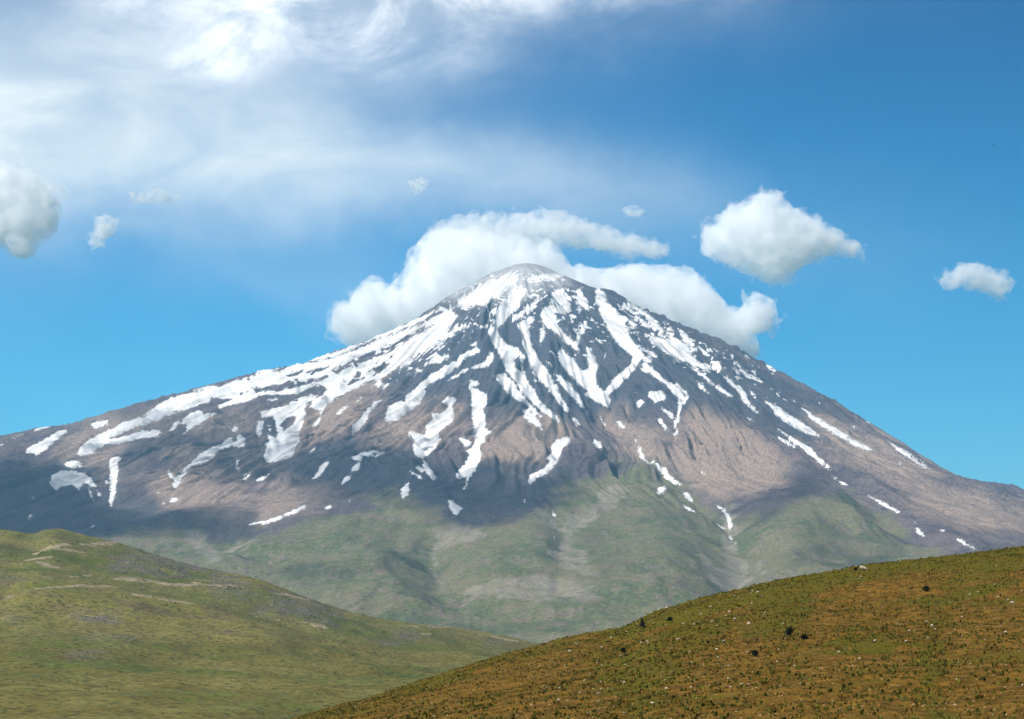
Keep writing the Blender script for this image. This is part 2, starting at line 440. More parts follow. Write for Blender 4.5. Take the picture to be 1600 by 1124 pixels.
  "1228,180 1275,205 1250,203", "1125,225 1168,255 1150,255", "1062,230 1085,235 1078,245", "1315,88 1340,98 1400,148 1480,198 1600,268 1600,282 1520,252 1440,212 1380,162",
  "312,180 330,178 350,215 335,217", "208,652 218,660 226,690 216,688", "205,798 218,796 222,806", "58,598 70,600 72,615 60,615", "457,170 470,180 488,215 475,218", "640,42 655,42 648,50", "980,455 1000,470 990,470"]),
 (1180, 560, 3.512, [
  "50,228 120,263 190,313 260,350 330,403 360,432 310,422 240,377 160,322 110,277", "120,383 190,428 250,458 300,493 360,558 430,612 390,602 330,557 270,502 200,452",
  "115,423 160,448 215,492 180,482", "412,643 470,668 525,707 480,692", "260,273 310,313 380,348 450,393 530,443 600,478 655,506 590,499 520,469 440,419 370,374 300,327",
  "510,356 552,380 540,386", "606,423 620,426 614,432", "345,243 358,247 350,255", "786,570 800,574 790,580", "715,443 760,473 830,513 900,558 968,602 940,604 860,559 790,514",
  "608,746 650,763 700,788 760,818 818,857 780,849 710,809", "873,933 897,933 932,977 905,974", "872,895 888,900 880,906", "1100,988 1140,1003 1200,1038 1220,1057 1150,1024", "55,25 85,45 120,70 95,78 75,55",
  "1020,942 1038,944 1030,950", "610,340 632,350 625,355"]),
]
HOLES = [
 (400, 380, 3.3333, [
  "0,757 80,747 170,732 260,717 330,702 400,682 300,730 200,750 100,765 0,775",
  "400,668 450,638 540,598 620,566 700,526 780,486 860,446 930,412 905,440 800,500 700,556 600,606 500,650 420,685",
  "240,627 400,595 500,556 600,510 700,474 800,434 880,394 930,352 965,358 890,412 780,452 660,492 560,537 450,582 330,612",
  "740,650 860,580 960,520 1060,460 1130,430 1150,440 1060,500 980,530 900,570 820,610 770,652",
  "600,668 640,642 690,635 640,668", "1060,400 1100,350 1180,340 1210,380 1240,430 1180,425 1120,425", "900,320 960,290 1040,260 1060,320 1000,325 940,352",
  "160,680 210,668 240,675 190,692", "240,672 330,655 360,650 290,680", "1345,600 1370,595 1385,670 1350,650", "460,735 520,712 560,700 500,735"]),
 (0, 560, 3.3333, ["1460,350 1500,310 1540,300 1530,340 1480,372", "900,285 990,262 1060,240 980,280", "650,385 740,350 760,352 680,388", "1430,65 1470,50 1480,55 1440,72", "1500,85 1570,70 1560,85 1510,95"]),
 (800, 380, 3.3333, ["15,600 35,595 45,650 25,665", "225,375 240,360 262,372 245,400", "620,340 700,390 730,425 680,400", "780,430 830,480 800,470"]),
]


def unpack(blocks):
    out = []
    for ox, oy, s, shapes in blocks:
        for t in shapes:
            out.append([(ox + float(a.split(',')[0]) / s, oy + float(a.split(',')[1]) / s) for a in t.split()])
    return out


def P_(t):
    return [tuple(float(c) for c in a.split(',')) for a in t.split()]


snow_sdf = sdf_map(unpack(SN))
hole_sdf = sdf_map(unpack(HOLES)) + 0.8
snow_sdf = np.minimum(snow_sdf, -hole_sdf)


def soft_mask(texts, r, wobble=0):
    M = np.zeros((1124, 1600), np.float32)
    X, Y = np.meshgrid(np.arange(1600) + .5, np.arange(1124) + .5)
    for t in texts:
        M[inside(P_(t), X, Y)] = 1
    return blur(M, r)


# where loose specks of snow pepper the rock
speck = soft_mask(["560,545 640,500 700,462 760,430 820,415 880,440 920,470 960,520 960,560 900,560 870,520 780,500 740,520 690,560 620,600 560,610 500,600",
                   "930,450 1000,480 1080,520 1180,570 1260,620 1300,650 1240,640 1160,600 1100,590 1040,560 980,520",
                   "420,570 560,545 620,560 520,600 430,600", "860,430 930,450 950,540 900,560 860,520"], 12)
tan_m = soft_mask(["1090,645 1130,650 1190,690 1240,720 1210,760 1170,780 1110,790 1080,760 1040,730 1010,710 1040,680",
                   "930,650 980,640 1020,680 1040,720 1000,720 960,680", "560,690 620,640 700,620 760,660 700,690 620,690",
                   "760,690 800,660 880,650 900,690 850,720 790,740 760,720", "400,790 440,750 520,765 500,800 430,815 380,820",
                   "230,740 300,700 340,720 330,760 380,750 400,790 330,810 250,790", "80,700 140,660 200,670 180,720 140,730",
                   "140,655 260,640 300,640 240,680", "1290,640 1400,700 1480,750 1400,760 1330,720 1240,660",
                   "1400,760 1500,760 1600,790 1600,830 1500,830 1440,800", "280,660 380,640 420,650 330,690",
                   "500,640 600,590 620,600 560,650 490,690 430,720"], 9)
rime_m = soft_mask(["700,455 760,425 810,408 850,410 900,436 880,450 850,450 820,470 780,470 740,470 700,480"], 9)
dark_m = soft_mask(["760,470 820,450 870,430 960,460 1100,525 1300,625 1310,670 1240,690 1150,650 1080,640 1000,650 930,650 840,660 780,650 720,625 735,560", "560,600 700,500 760,470 740,560 700,640 640,620", "440,740 480,700 580,685 700,725 790,705 900,740 880,780 760,820 700,820 640,785 560,770", "0,720 130,735 170,790 300,790 400,805 400,830 200,838 0,850"], 14)  # dark upper rock, and cloud shade painted into the rock colour lower down
green_m = soft_mask(["0,845 150,838 220,835 290,815 350,835 400,822 470,812 560,775 640,752 700,800 740,820 790,800 850,785 930,735 1000,715 1080,750 1110,790 1160,800 1230,775 1300,765 1380,800 1440,850 1520,870 1600,900 1600,1124 0,1124"], 16)
scree_m = soft_mask(["672,822 720,815 715,850 690,870 685,900 705,925 690,925 672,895 680,860", "1125,790 1150,790 1155,850 1175,900 1150,935 1115,930 1135,870",
                     "705,830 760,825 745,850 715,845", "780,900 880,905 960,930 870,945 790,940 700,935", "285,820 330,840 345,860 380,840 400,835 360,870 330,880 300,860",
                     "720,925 760,920 740,945", "880,800 960,780 900,830 880,880 860,900 870,850", "810,790 850,800 880,830 860,830", "940,760 1000,750 960,800 920,800",
                     "1100,850 1130,900 1120,930 1090,880", "1180,850 1200,900 1180,905", "860,860 905,850 930,900 880,900"], 4)

# ------------------------------------------------------------------ the mountain
YS = 14000.0
XS, ZS = at(820, 409, YS)
prof_l = [(820, 411), (790, 416), (760, 428), (700, 460), (650, 494), (600, 520), (560, 536), (520, 548), (470, 567), (400, 580), (300, 607),
          (230, 625), (160, 645), (100, 663), (60, 668), (0, 680), (-300, 735), (-800, 820), (-1600, 950)]
prof_r = [(820, 411), (850, 414), (870, 424), (905, 438), (930, 449), (960, 452), (1000, 478), (1040, 495), (1080, 512), (1095, 518), (1140, 535),
          (1200, 568), (1250, 595), (1300, 620), (1350, 652), (1400, 682), (1450, 714), (1490, 738), (1515, 746), (1540, 752), (1565, 753), (1600, 762), (1900, 850), (2500, 960)]


def side(prof):
    r, z = [], []
    for u, v in prof:
        x, zz = at(u, v, YS)
        r.append(abs(x - XS)); z.append(zz)
    return np.array(r), np.array(z)


rl, zl = side(prof_l); rr, zr = side(prof_r)
rf = np.array([0, 120, 500, 1000, 2000, 3000, 4000, 5000, 6000, 7000, 8000, 9000, 10500, 14000])
zf = np.array([ZS, ZS - 12, 3035, 2745, 2165, 1660, 1255, 915, 630, 395, 190, 10, -130, -190])


def base_z(x, y):
    dx, dy = x - XS, y - YS
    r = np.hypot(dx, dy)
    c = -dy / np.maximum(r, 1)                 # 1 towards the camera
    wf = sstep(np.abs(c), 0.0, 1.0)
    rw = r
    zside = np.where(dx < 0, np.interp(rw, rl, zl), np.interp(rw, rr, zr))
    # near the axis blend left and right profiles
    k = sstep(dx / np.maximum(r, 1), -0.35, 0.35)
    zside = np.interp(rw, rl, zl) * (1 - k) + np.interp(rw, rr, zr) * k
    return zside * (1 - wf) + np.interp(rw, rf, zf) * wf


def hit(u, v):
    Y = np.arange(4500, 14000, 20.0)
    x, z = at(u, v, Y)
    g = base_z(x, Y)
    k = np.argmax(g > z)
    return (x[k], Y[k]) if (g > z).any() else (x[-1], Y[-1])


def axis(parts):
    out = [parts[0][0]]
    for a, b, s in parts:
        n = max(1, int(round((b - a) / s)))
        out += list(a + (b - a) * (np.arange(n) + 1) / n)
    return np.array(out)


gx = axis([(-9500, -4300, 130), (-4300, -2600, 12), (-2600, 3400, 8.8), (3400, 4300, 12), (4300, 9500, 130)])
gy = axis([(3600, 5200, 50), (5200, 9000, 27), (9000, 14150, 11.4), (14150, 17500, 70)])
GX, GY = np.meshgrid(gx, gy)
Z = base_z(GX, GY)
U0, V0 = project(GX, GY, Z)

dx, dy = GX - XS, GY - YS
RR = np.hypot(dx, dy)
TH = np.arctan2(dx, -dy)
wx = fbm(GX / 1700, GY / 1700, 3, 5)
# large ridges and gullies placed where the photograph has them: outline, width, height
FEAT = [("1090,645 1150,672 1210,700 1280,770 1330,830", 170, 95), ("1090,645 1040,690 1010,730", 110, 50),
        ("950,600 965,650 1010,705 1060,750 1130,800 1150,870 1160,930", 130, -85),
        ("1230,680 1330,740 1400,795 1470,840 1540,880", 120, 60), ("1180,720 1270,760 1360,800 1440,850", 90, -45),
        ("600,640 560,700 560,760", 200, 50), ("860,640 800,700 780,780", 220, 55), ("640,690 660,760 700,825", 160, 45), ("690,840 685,900 705,940", 130, -70),
        ("150,842 230,832 290,818 350,828 420,822", 210, 55), ("480,800 560,775 640,752", 230, 35),
        ("330,835 350,860 420,870", 120, -50), ("900,560 930,620 940,650", 120, -50), ("830,430 900,450 930,520 1000,600", 90, 22),
        ("860,470 850,520 880,600 930,650", 90, 28), ("780,480 700,540 620,600 540,650 470,720", 110, 30), ("930,455 1010,520 1100,600 1230,690", 100, 26),
        ("960,470 1000,540 1040,640 1090,650", 110, 30), ("770,520 790,600 800,680", 90, 30), ("560,560 440,600 330,650 270,720", 130, 35), ("820,800 860,860 900,950", 200, 45),
        ("1010,810 1050,870 1060,940", 180, 45), ("1230,790 1240,850 1250,900", 180, 45), ("540,830 600,900 640,960", 200, 40), ("880,820 890,880 860,930", 120, -45)]
feat = np.zeros_like(Z)
for txt, wdt, hgt in FEAT:
    pts = [hit(u, v) for u, v in P_(txt)]
    xs = [p[0] for p in pts]; ys = [p[1] for p in pts]
    m = (GX > min(xs) - 3 * wdt) & (GX < max(xs) + 3 * wdt) & (GY > min(ys) - 3 * wdt) & (GY < max(ys) + 3 * wdt)
    wob = 0.35 * wdt
    X_ = GX[m] + wob * vnoise(GX[m] / 260, GY[m] / 260, 91); Y_ = GY[m] + wob * vnoise(GX[m] / 260, GY[m] / 260, 92)
    d = seg_dist(pts, X_, Y_, closed=False)
    feat[m] += hgt * np.exp(-(d / wdt) ** 1.6)
snow_soft = sample(blur(sstep(snow_sdf, -2, 3).astype(np.float32), 3), U0, V0) * (GY < YS + 300)
low = sstep(RR, 3800, 5600) * 1.0                      # 1 in the grassy foothills
thw = TH + 0.05 * wx + 0.008 * vnoise(GX / 420, GY / 420, 8)
gul = np.zeros_like(Z)
for k, n in enumerate((9, 19, 40, 83, 171, 350)):
    lam = 2 * np.pi * RR / n
    amp = 0.062 * lam * sstep(lam, 35, 90) * (1 - sstep(lam, 520, 1100))
    amp = amp * (1 - 0.72 * low)
    nz = vnoise(thw * n + 3.1 * k, RR / (260 + 900 / (k + 1)) + 7 * k, 30 + k)
    gul += amp * (1 - 2.2 * np.abs(nz))
det = 20 * fbm(GX / 700, GY / 700, 2, 50) + 10 * fbm(GX / 190, GY / 190, 2, 60)
rid = 0
for k, (L, a) in enumerate(((150, 9.0), (72, 5.5), (36, 3.2), (20, 1.8))):
    rid = rid + a * (0.75 - 1.9 * np.abs(vnoise(GX / L + k * 3.3, GY / L - k * 5.1, 70 + k)))
crag = 0.35 + 0.65 * sstep(fbm(GX / 900, GY / 900, 2, 55), -0.2, 0.5)
detail = (rid * crag + gul * 0.6) * (1 - 0.65 * snow_soft) + gul * 0.4
detail += rid * 0.5 * (1 - sstep(RR, 2600, 4200)) * (1 - 0.6 * snow_soft)
detail *= (sstep(RR, 60, 900) * 0.75 + 0.25) * (1 - 0.62 * low)
Z = Z + feat + det * sstep(RR, 100, 1500) + detail - 16 * snow_soft
Z += 13 * low * (0.5 - np.abs(vnoise(GX / 210, GY / 300, 161))) + 8 * low * (0.5 - np.abs(vnoise(GX / 95, GY / 140, 162))) + 18 * low * fbm(GX / 560, GY / 560, 2, 58)

# fit the skyline, column by column, to the photographed one
tgt_u = np.array([p[0] for p in prof_l[::-1]] + [p[0] for p in prof_r[1:]], float)
tgt_v = np.array([p[1] for p in prof_l[::-1]] + [p[1] for p in prof_r[1:]], float)
wY = sstep(GY, 8500, 11500)
ub = np.arange(-900, 2500, 12.0)
for it in range(3):
    U, V = project(GX, GY, Z)
    far = GY > 9500
    bi = np.clip(((U[far] - ub[0]) / 12).astype(int), 0, len(ub) - 1)
    top = np.full(len(ub), 3000.0)
    np.minimum.at(top, bi, V[far])
    ok = top < 2900
    top = np.interp(ub, ub[ok], top[ok])
    k = np.exp(-np.linspace(-2, 2, 7) ** 2); k /= k.sum()
    dv = np.convolve(np.pad(top - np.interp(ub + 6, tgt_u, tgt_v), 3, 'edge'), k, 'valid')
    Z += np.interp(U, ub + 6, dv) * (GY / F) * wY * 0.97
# broken rocks along the right-hand skyline
U, V = project(GX, GY, Z)
Z += 14 * sstep(U, 985, 1010) * (1 - sstep(U, 1180, 1300)) * sstep(GY, 12500, 13500) * np.abs(vnoise(GX / 60, GY / 200, 77))

U, V = project(GX, GY, Z)
MU, MV = U, V
# slope direction streaks for scree and snow edges
stv = 0.5 + 0.5 * (0.6 * vnoise(thw * 150, RR / 420, 120) + 0.4 * vnoise(thw * 420, RR / 300, 121))
stw = vnoise(thw * 260, RR / 130, 122) * 0.6 + vnoise(thw * 620, RR / 90, 123) * 0.5 + vnoise(GX / 22, GY / 22, 124) * 0.9
sp = sample(speck, U, V)
snow = sample(snow_sdf, U, V) + stw * 1.7 + 0.1
# rock ribs breaking through the big snowfields, running down the slope
ribs = soft_mask(["400,575 560,535 700,462 770,425 850,420 880,450 820,480 760,520 700,570 620,610 520,620 420,640 300,640 260,625", "900,440 960,470 1060,560 1100,600 1020,600 950,540 900,500"], 8)
rb = sample(ribs, U, V)
rn = np.abs(vnoise(thw * 70 + 0.5 * vnoise(GX / 130, GY / 130, 151), RR / 800, 150)) + 0.25 * np.abs(vnoise(GX / 45, GY / 60, 152))
snow = np.where(rb > 0.02, np.minimum(snow, 9), snow)
snow -= rb * 13 * sstep(-rn, -0.24, -0.06) * sstep(vnoise(thw * 30, RR / 420, 153) + 0.6 * vnoise(GX / 90, GY / 90, 154), -0.25, 0.45)

snow += sp * 3.2 * (fbm(thw * 190, RR / 110, 3, 130) - 0.0)
spk = (fbm(GX / 30 + 0.3 * stw, GY / 44, 3, 140) - 0.56) * 10 * sp - 1.0 * (1 - sp) * 4
snow = np.maximum(snow, np.where(sp > 0.25, spk, -9))
snow = np.where((GY > YS + 250) | (RR < 1), -5, snow)
snow_m = snow * GY / F                         # in metres

nx, ny = len(gx), len(gy)
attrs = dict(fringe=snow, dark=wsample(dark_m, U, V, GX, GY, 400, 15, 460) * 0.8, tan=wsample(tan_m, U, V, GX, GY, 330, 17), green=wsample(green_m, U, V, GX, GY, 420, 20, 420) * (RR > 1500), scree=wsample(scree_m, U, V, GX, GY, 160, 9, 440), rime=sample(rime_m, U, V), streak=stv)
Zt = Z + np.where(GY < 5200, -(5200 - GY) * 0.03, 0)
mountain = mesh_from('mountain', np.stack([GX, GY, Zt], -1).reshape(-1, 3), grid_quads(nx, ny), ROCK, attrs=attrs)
tag(mountain, kind='structure')

# snow lies on the mountain as its own sheets, thin at the rim and a few metres deep inside
inb = (snow > 0)
cell = inb[:-1, :-1] | inb[1:, :-1] | inb[:-1, 1:] | inb[1:, 1:]
lab = -np.ones(cell.shape, np.int32)
nxt = 0
comps = []
cl = cell.tolist(); H_, W_ = cell.shape
seen = [[False] * W_ for _ in range(H_)]
for j0, i0 in np.argwhere(cell).tolist():
    if seen[j0][i0]:
        continue
    seen[j0][i0] = True
    st, got = [(j0, i0)], []
    while st:
        j, i = st.pop(); got.append((j, i))
        for a, b in ((j + 1, i), (j - 1, i), (j, i + 1), (j, i - 1)):
            if 0 <= a < H_ and 0 <= b < W_ and cl[a][b] and not seen[a][b]:
                seen[a][b] = True; st.append((a, b))
    comps.append(np.array(got))
comps = sorted([c for c in comps if len(c) >= 3], key=lambda c: -len(c))
ZSN = Z + np.clip(snow_m * 0.28, -2.2, 4.0)


def snow_sheet(name, cells):
    j, i = cells[:, 0], cells[:, 1]
    q = np.stack([j * nx + i, j * nx + i + 1, (j + 1) * nx + i + 1, (j + 1) * nx + i], 1)
    u_, inv = np.unique(q, return_inverse=True)
    V_ = np.stack([GX.ravel()[u_], GY.ravel()[u_], ZSN.ravel()[u_]], 1)
    return mesh_from(name, V_, inv.reshape(q.shape), SNOW, parent=mountain, attrs=dict(fringe=snow.ravel()[u_]))


NP = 280
for c in comps[:NP]:
    snow_sheet('snow_patch', c)
if len(comps) > NP:
    tag(snow_sheet('snow_specks', np.concatenate(comps[NP:])), kind='stuff')
print('snow comps', len(comps), 'cells', sum(len(c) for c in comps), 'verts', nx * ny)

# ------------------------------------------------------------------ ground sheet out to the horizon
def grass_ground():
    m, T, out = material('valley_grass')
    pos = T.n('ShaderNodeNewGeometry').outputs['Position']
    n1 = T.noise(pos, 1 / 300, 5, 0.6)
    n2 = T.noise(pos, 1 / 9, 5, 0.65)
    col = T.mix(T.ramp(n1, 0.35, 0.65), (0.075, 0.088, 0.030), (0.130, 0.112, 0.055))
    col = T.mix(T.ramp(n2, 0.4, 0.8, 0, 0.7), col, (0.16, 0.12, 0.07))
    principled(T, out, col, 0.95)
    return m


def ground_z(x, y):
    return -1.7 - 0.02 * np.clip(y, 0, 900) - 0.02 * np.clip(y - 900, 0, 9000) * 1.0 - 1.0 * 0


qx = axis([(-45000, -3000, 2100), (-3000, 3000, 60), (3000, 45000, 2100)])
qy = axis([(-6000, -300, 950), (-300, 1200, 20), (1200, 6000, 240), (6000, 44000, 1900)])
QX, QY = np.meshgrid(qx, qy)
QZ = ground_z(QX, QY) + 0.35 * vnoise(QX / 60, QY / 60, 4) * sstep(QY, 30, 200)
ground = mesh_from('ground', np.stack([QX, QY, QZ], -1).reshape(-1, 3), grid_quads(len(qx), len(qy)), grass_ground())
tag(ground, kind='structure')


# ------------------------------------------------------------------ hills
def fit_skyline(GX, GY, Z, line, y0, y1, du=8.0, it=3):
    ub = np.arange(-600, 2200, du)
    lu = np.array([p[0] for p in line], float); lv = np.array([p[1] for p in line], float)
    w = sstep(GY, y0, y1)
    for _ in range(it):
        U, V = project(GX, GY, Z)
        bi = np.clip(((U - ub[0]) / du).astype(int), 0, len(ub) - 1)
        top = np.full(len(ub), 3000.0)
        np.minimum.at(top, bi, V)
        ok = top < 2900
        top = np.interp(ub, ub[ok], top[ok])
        k = np.exp(-np.linspace(-2, 2, 9) ** 2); k /= k.sum()
        dv = np.convolve(np.pad(top - np.interp(ub + du / 2, lu, lv), 4, 'edge'), k, 'valid')
        Z = Z + np.interp(U, ub + du / 2, dv) * (GY / F) * w
    return Z


def left_hill_material():
    m, T, out = material('green_hill_grass')
    pos = T.n('ShaderNodeNewGeometry').outputs['Position']
    n1 = T.noise(pos, 1 / 260, 5, 0.6, 0.5)
    n2 = T.noise(pos, 1 / 45, 6, 0.7)
    n3 = T.noise(pos, 1 / 5, 4, 0.7)
    A = lambda nm: T.n('ShaderNodeAttribute', attribute_name=nm).outputs['Fac']
    col = T.mix(T.ramp(n1, 0.36, 0.62), (0.086, 0.112, 0.020), (0.190, 0.166, 0.048))
    col = T.mix(T.ramp(n2, 0.48, 0.66, 0, 0.85), col, (0.140, 0.104, 0.056))
    near = A('near')
    col = T.mix(T.m('MULTIPLY', near, T.ramp(n2, 0.35, 0.65)), col, (0.135, 0.110, 0.022))
    col = T.mix(T.m('MULTIPLY', A('outcrop'), T.ramp(n2, 0.35, 0.6)), col, (0.130, 0.112, 0.092))
    n4 = T.noise(pos, 1 / 3.0, 2, 0.6)
    col = T.mix(T.m('MULTIPLY', T.m('ADD', A('outcrop'), 0.22), T.ramp(n4, 0.60, 0.66)), col, (0.330, 0.280, 0.200))
    col = T.mix(T.ramp(n3, 0.46, 0.62, 0, 0.75), col, (0.036, 0.042, 0.016))
    bump = T.n('ShaderNodeBump', {'Strength': 0.8, 'Distance': 1.6, 'Height': n3})
    b2 = T.n('ShaderNodeBump', {'Strength': 0.5, 'Distance': 6.0, 'Height': n2, 'Normal': bump})
    principled(T, out, col, 0.95, b2.outputs[0], 0.1)
    return m


LEFT = [(-600, 800), (-200, 815), (0, 828), (25, 829), (45, 834), (60, 832), (80, 825), (105, 828), (130, 835), (165, 843), (200, 852), (250, 868), (300, 883),
        (350, 893), (400, 903), (440, 917), (480, 933), (520, 947), (560, 959), (600, 967), (650, 974), (700, 979), (740, 984), (775, 990), (800, 995), (830, 1003), (900, 1020), (1100, 1060), (2200, 1200)]
hx = axis([(-1700, -1150, 20), (-1150, 420, 5.6), (420, 900, 20)])
hy = axis([(560, 1500, 9), (1500, 3300, 10), (3300, 4100, 30)])
HX, HY = np.meshgrid(hx, hy)
t = np.clip((HY - 600) / 2600, 0, 1)
uu = CX + F * HX / (HY * CP + 100)
crest = np.interp(uu, [p[0] for p in LEFT], [at(p[0], p[1], 3200)[1] for p in LEFT])
HZ = -20 + (crest + 20) * t ** 1.25 - sstep(HY, 3200, 4100) * 260
HZ += sstep(HY, 600, 1500) * (13 * fbm(HX / 330, HY / 420, 3, 210) + 10 * np.exp(-((HY - 1900 - 0.25 * HX) / 130) ** 2) + 14 * np.exp(-((HY - 2650 + 0.35 * HX) / 120) ** 2))
HZ += sstep(HY, 600, 900) * (3.2 * (0.5 - np.abs(vnoise(HX / 75, HY / 95, 214))) + 2.4 * (0.5 - np.abs(vnoise(HX / 30, HY / 42, 215))) + 1.0 * vnoise(HX / 13, HY / 19, 216) + 2.2 * (0.5 - np.abs(vnoise(HX / 48 + HY / 300, HY / 260, 217))))
HZ = fit_skyline(HX, HY, HZ, LEFT, 1900, 2900)
HU, HV = project(HX, HY, HZ)
Z4 = lambda t: [(float(a.split(',')[0]) / 4, 800 + float(a.split(',')[1]) / 4) for a in t.split()]
Z3 = lambda t: [(400 + float(a.split(',')[0]) / 3.478, 840 + float(a.split(',')[1]) / 3.478) for a in t.split()]
outc = soft_mask([' '.join('%f,%f' % p for p in Z4(q)) for q in ("0,400 60,390 130,400 140,430 60,450 0,445", "430,600 560,570 760,590 790,650 700,690 560,660 440,650",
       "480,790 640,780 900,800 900,830 700,835 520,815", "400,880 560,870 620,900 700,935 420,930", "660,300 800,250 1000,270 1250,340 1200,420 900,380 700,380", "1300,370 1500,420 1600,500 1600,560 1450,540 1300,480", "60,640 130,650 140,700 70,700")]
       + [' '.join('%f,%f' % p for p in Z3(q)) for q in ("640,560 780,560 800,610 700,600", "730,500 840,490 900,520 820,550 740,530", "1240,560 1350,545 1350,590 1260,590", "60,300 300,310 500,420 400,480 100,420", "0,380 60,400 60,450 0,440")], 5)
green_hill = mesh_from('green_hill', np.stack([HX, HY, HZ], -1).reshape(-1, 3), grid_quads(len(hx), len(hy)), left_hill_material(),
                       attrs=dict(outcrop=wsample(outc, HU, HV, HX, HY, 60, 9, 480), near=sstep(HV, 985, 1020)))
tag(green_hill, kind='structure')

m, T, out = material('pale_track_earth')
pos = T.n('ShaderNodeNewGeometry').outputs['Position']
tn = T.noise(pos, 1 / 7, 5, 0.7)
principled(T, out, T.mix(T.ramp(tn, 0.42, 0.6), (0.32, 0.255, 0.155), (0.13, 0.11, 0.055)), 0.95)
TRACK = m
TRK = [(Z4("215,265 330,215 400,208 570,205 730,195"), 2.4), (Z4("330,225 430,240 520,262"), 1.6), (Z4("100,345 170,305 230,295 320,275"), 2.6), (Z4("215,298 270,330 380,345"), 1.8),
       (Z4("230,388 285,412 440,405 600,402 700,410 900,425"), 1.3), (Z4("620,415 760,420 940,440 1100,458 1300,455 1480,462"), 2.6), (Z4("190,485 330,470 500,463 700,470 1000,470"), 0.8),
       (Z4("820,518 940,530 1080,560 1210,578"), 1.8), (Z4("0,550 95,528"), 1.6), (Z4("1450,600 1520,612 1600,650"), 1.5), (Z4("1200,440 1400,470"), 2.2),
       (Z3("80,300 180,315 300,345"), 2.0), (Z3("120,450 250,465 380,490"), 1.6), (Z3("820,480 900,485 1050,492"), 1.7), (Z3("880,520 980,530"), 1.2), (Z3("1280,540 1450,570"), 1.3)]
hnx = len(hx)
vis = np.zeros(HX.shape, bool)           # the side of the hill that faces the camera
vmin = np.full(len(ub) * 4, 3000.0)
order = np.argsort(hy)
bi = np.clip(((HU + 900) / 4).astype(int), 0, 700)
run = np.full(701, 3000.0)
for j in range(len(hy)):
    b = bi[j]
    vis[j] = HV[j] <= run[b] + 2.5
    np.minimum.at(run, b, HV[j])
for pts, wd in TRK:
    d = wd - seg_dist(pts, HU, HV, closed=False) + 2.0 * fbm(HX / 22, HY / 40, 4, 240, 0.7) - 0.5
    d = np.where(vis, d, -5)
    k = d > 0
    cells = np.argwhere(k[:-1, :-1] | k[1:, :-1] | k[:-1, 1:] | k[1:, 1:])
    if len(cells) < 3:
        continue
    j, i = cells[:, 0], cells[:, 1]
    q = np.stack([j * hnx + i, j * hnx + i + 1, (j + 1) * hnx + i + 1, (j + 1) * hnx + i], 1)
    u_, inv = np.unique(q, return_inverse=True)
    zz = HZ + np.clip(d * HY / F * 0.35, -0.6, 0.35)
    tag(mesh_from('dirt_track', np.stack([HX.ravel()[u_], HY.ravel()[u_], zz.ravel()[u_]], 1), inv.reshape(q.shape), TRACK), kind='structure')


# ------------------------------------------------------------------ near hillside on the right
def near_material():
    m, T, out = material('dry_hillside_earth')
    pos = T.n('ShaderNodeNewGeometry').outputs['Position']
    A = lambda nm: T.n('ShaderNodeAttribute', attribute_name=nm).outputs['Fac']
    n1 = T.noise(pos, 1 / 16, 5, 0.6, 0.5)
    n2 = T.noise(pos, 1 / 2.2, 5, 0.7)
    n3 = T.noise(pos, 3.0, 4, 0.7)
    soil = T.mix(T.ramp(n2, 0.35, 0.65), (0.078, 0.042, 0.004), (0.215, 0.112, 0.015))
    grass = T.mix(T.ramp(n3, 0.35, 0.65), (0.062, 0.060, 0.0022), (0.125, 0.098, 0.008))
    gm = T.m('ADD', A('grassy'), T.m('MULTIPLY', T.m('SUBTRACT', n2, 0.5), 1.6))
    gm = T.m('ADD', gm, T.m('MULTIPLY', T.m('SUBTRACT', n1, 0.5), 2.6))
    col = T.mix(T.ramp(gm, 0.20, 0.70), soil, grass)
    col = T.mix(T.ramp(n3, 0.60, 0.70, 0, 0.6), col, (0.36, 0.24, 0.10))
    bump = T.n('ShaderNodeBump', {'Strength': 0.9, 'Distance': 0.25, 'Height': n3})
    b2 = T.n('ShaderNodeBump', {'Strength': 0.7, 'Distance': 0.8, 'Height': n2, 'Normal': bump})
    principled(T, out, col, 0.95, b2.outputs[0], 0.1)
    return m


RIGHT = [(-600, 1300), (300, 1165), (560, 1095), (660, 1062), (740, 1037), (790, 1021), (830, 1011), (870, 999), (905, 991), (950, 984), (975, 979), (1000, 966), (1020, 955), (1045, 949), (1085, 936),
         (1130, 926), (1200, 909), (1250, 900), (1300, 892), (1340, 884), (1400, 877), (1450, 872), (1500, 866), (1550, 860), (1600, 853), (1700, 842), (2200, 800)]
rx = axis([(-120, -35, 4), (-35, 165, 0.7), (165, 330, 4)])
ry = axis([(70, 150, 1.5), (150, 440, 1.1), (440, 620, 6)])
NX, NY = np.meshgrid(rx, ry)
t = np.clip((NY - 90) / 330, 0, 1)
uu = CX + F * NX / (NY * CP + 10)
cr = np.interp(uu, [p[0] for p in RIGHT], [at(p[0], p[1], 420)[1] for p in RIGHT])
NZ = -5.5 + (cr + 5.5) * (0.55 * t + 0.45 * t ** 2) - sstep(NY, 420, 620) * 30
NZ += sstep(NY, 100, 200) * (0.8 * fbm(NX / 34, NY / 40, 3, 310) + 0.16 * fbm(NX / 3.5, NY / 4, 2, 315) + 0.08 * vnoise(NX, NY, 318))
NZ = fit_skyline(NX, NY, NZ, RIGHT, 280, 380)
NZ += 0.10 * vnoise(NX / 1.1, NY / 1.3, 319)
NU, NV = project(NX, NY, NZ)
dep = NV - np.interp(NU, [p[0] for p in RIGHT], [p[1] for p in RIGHT])
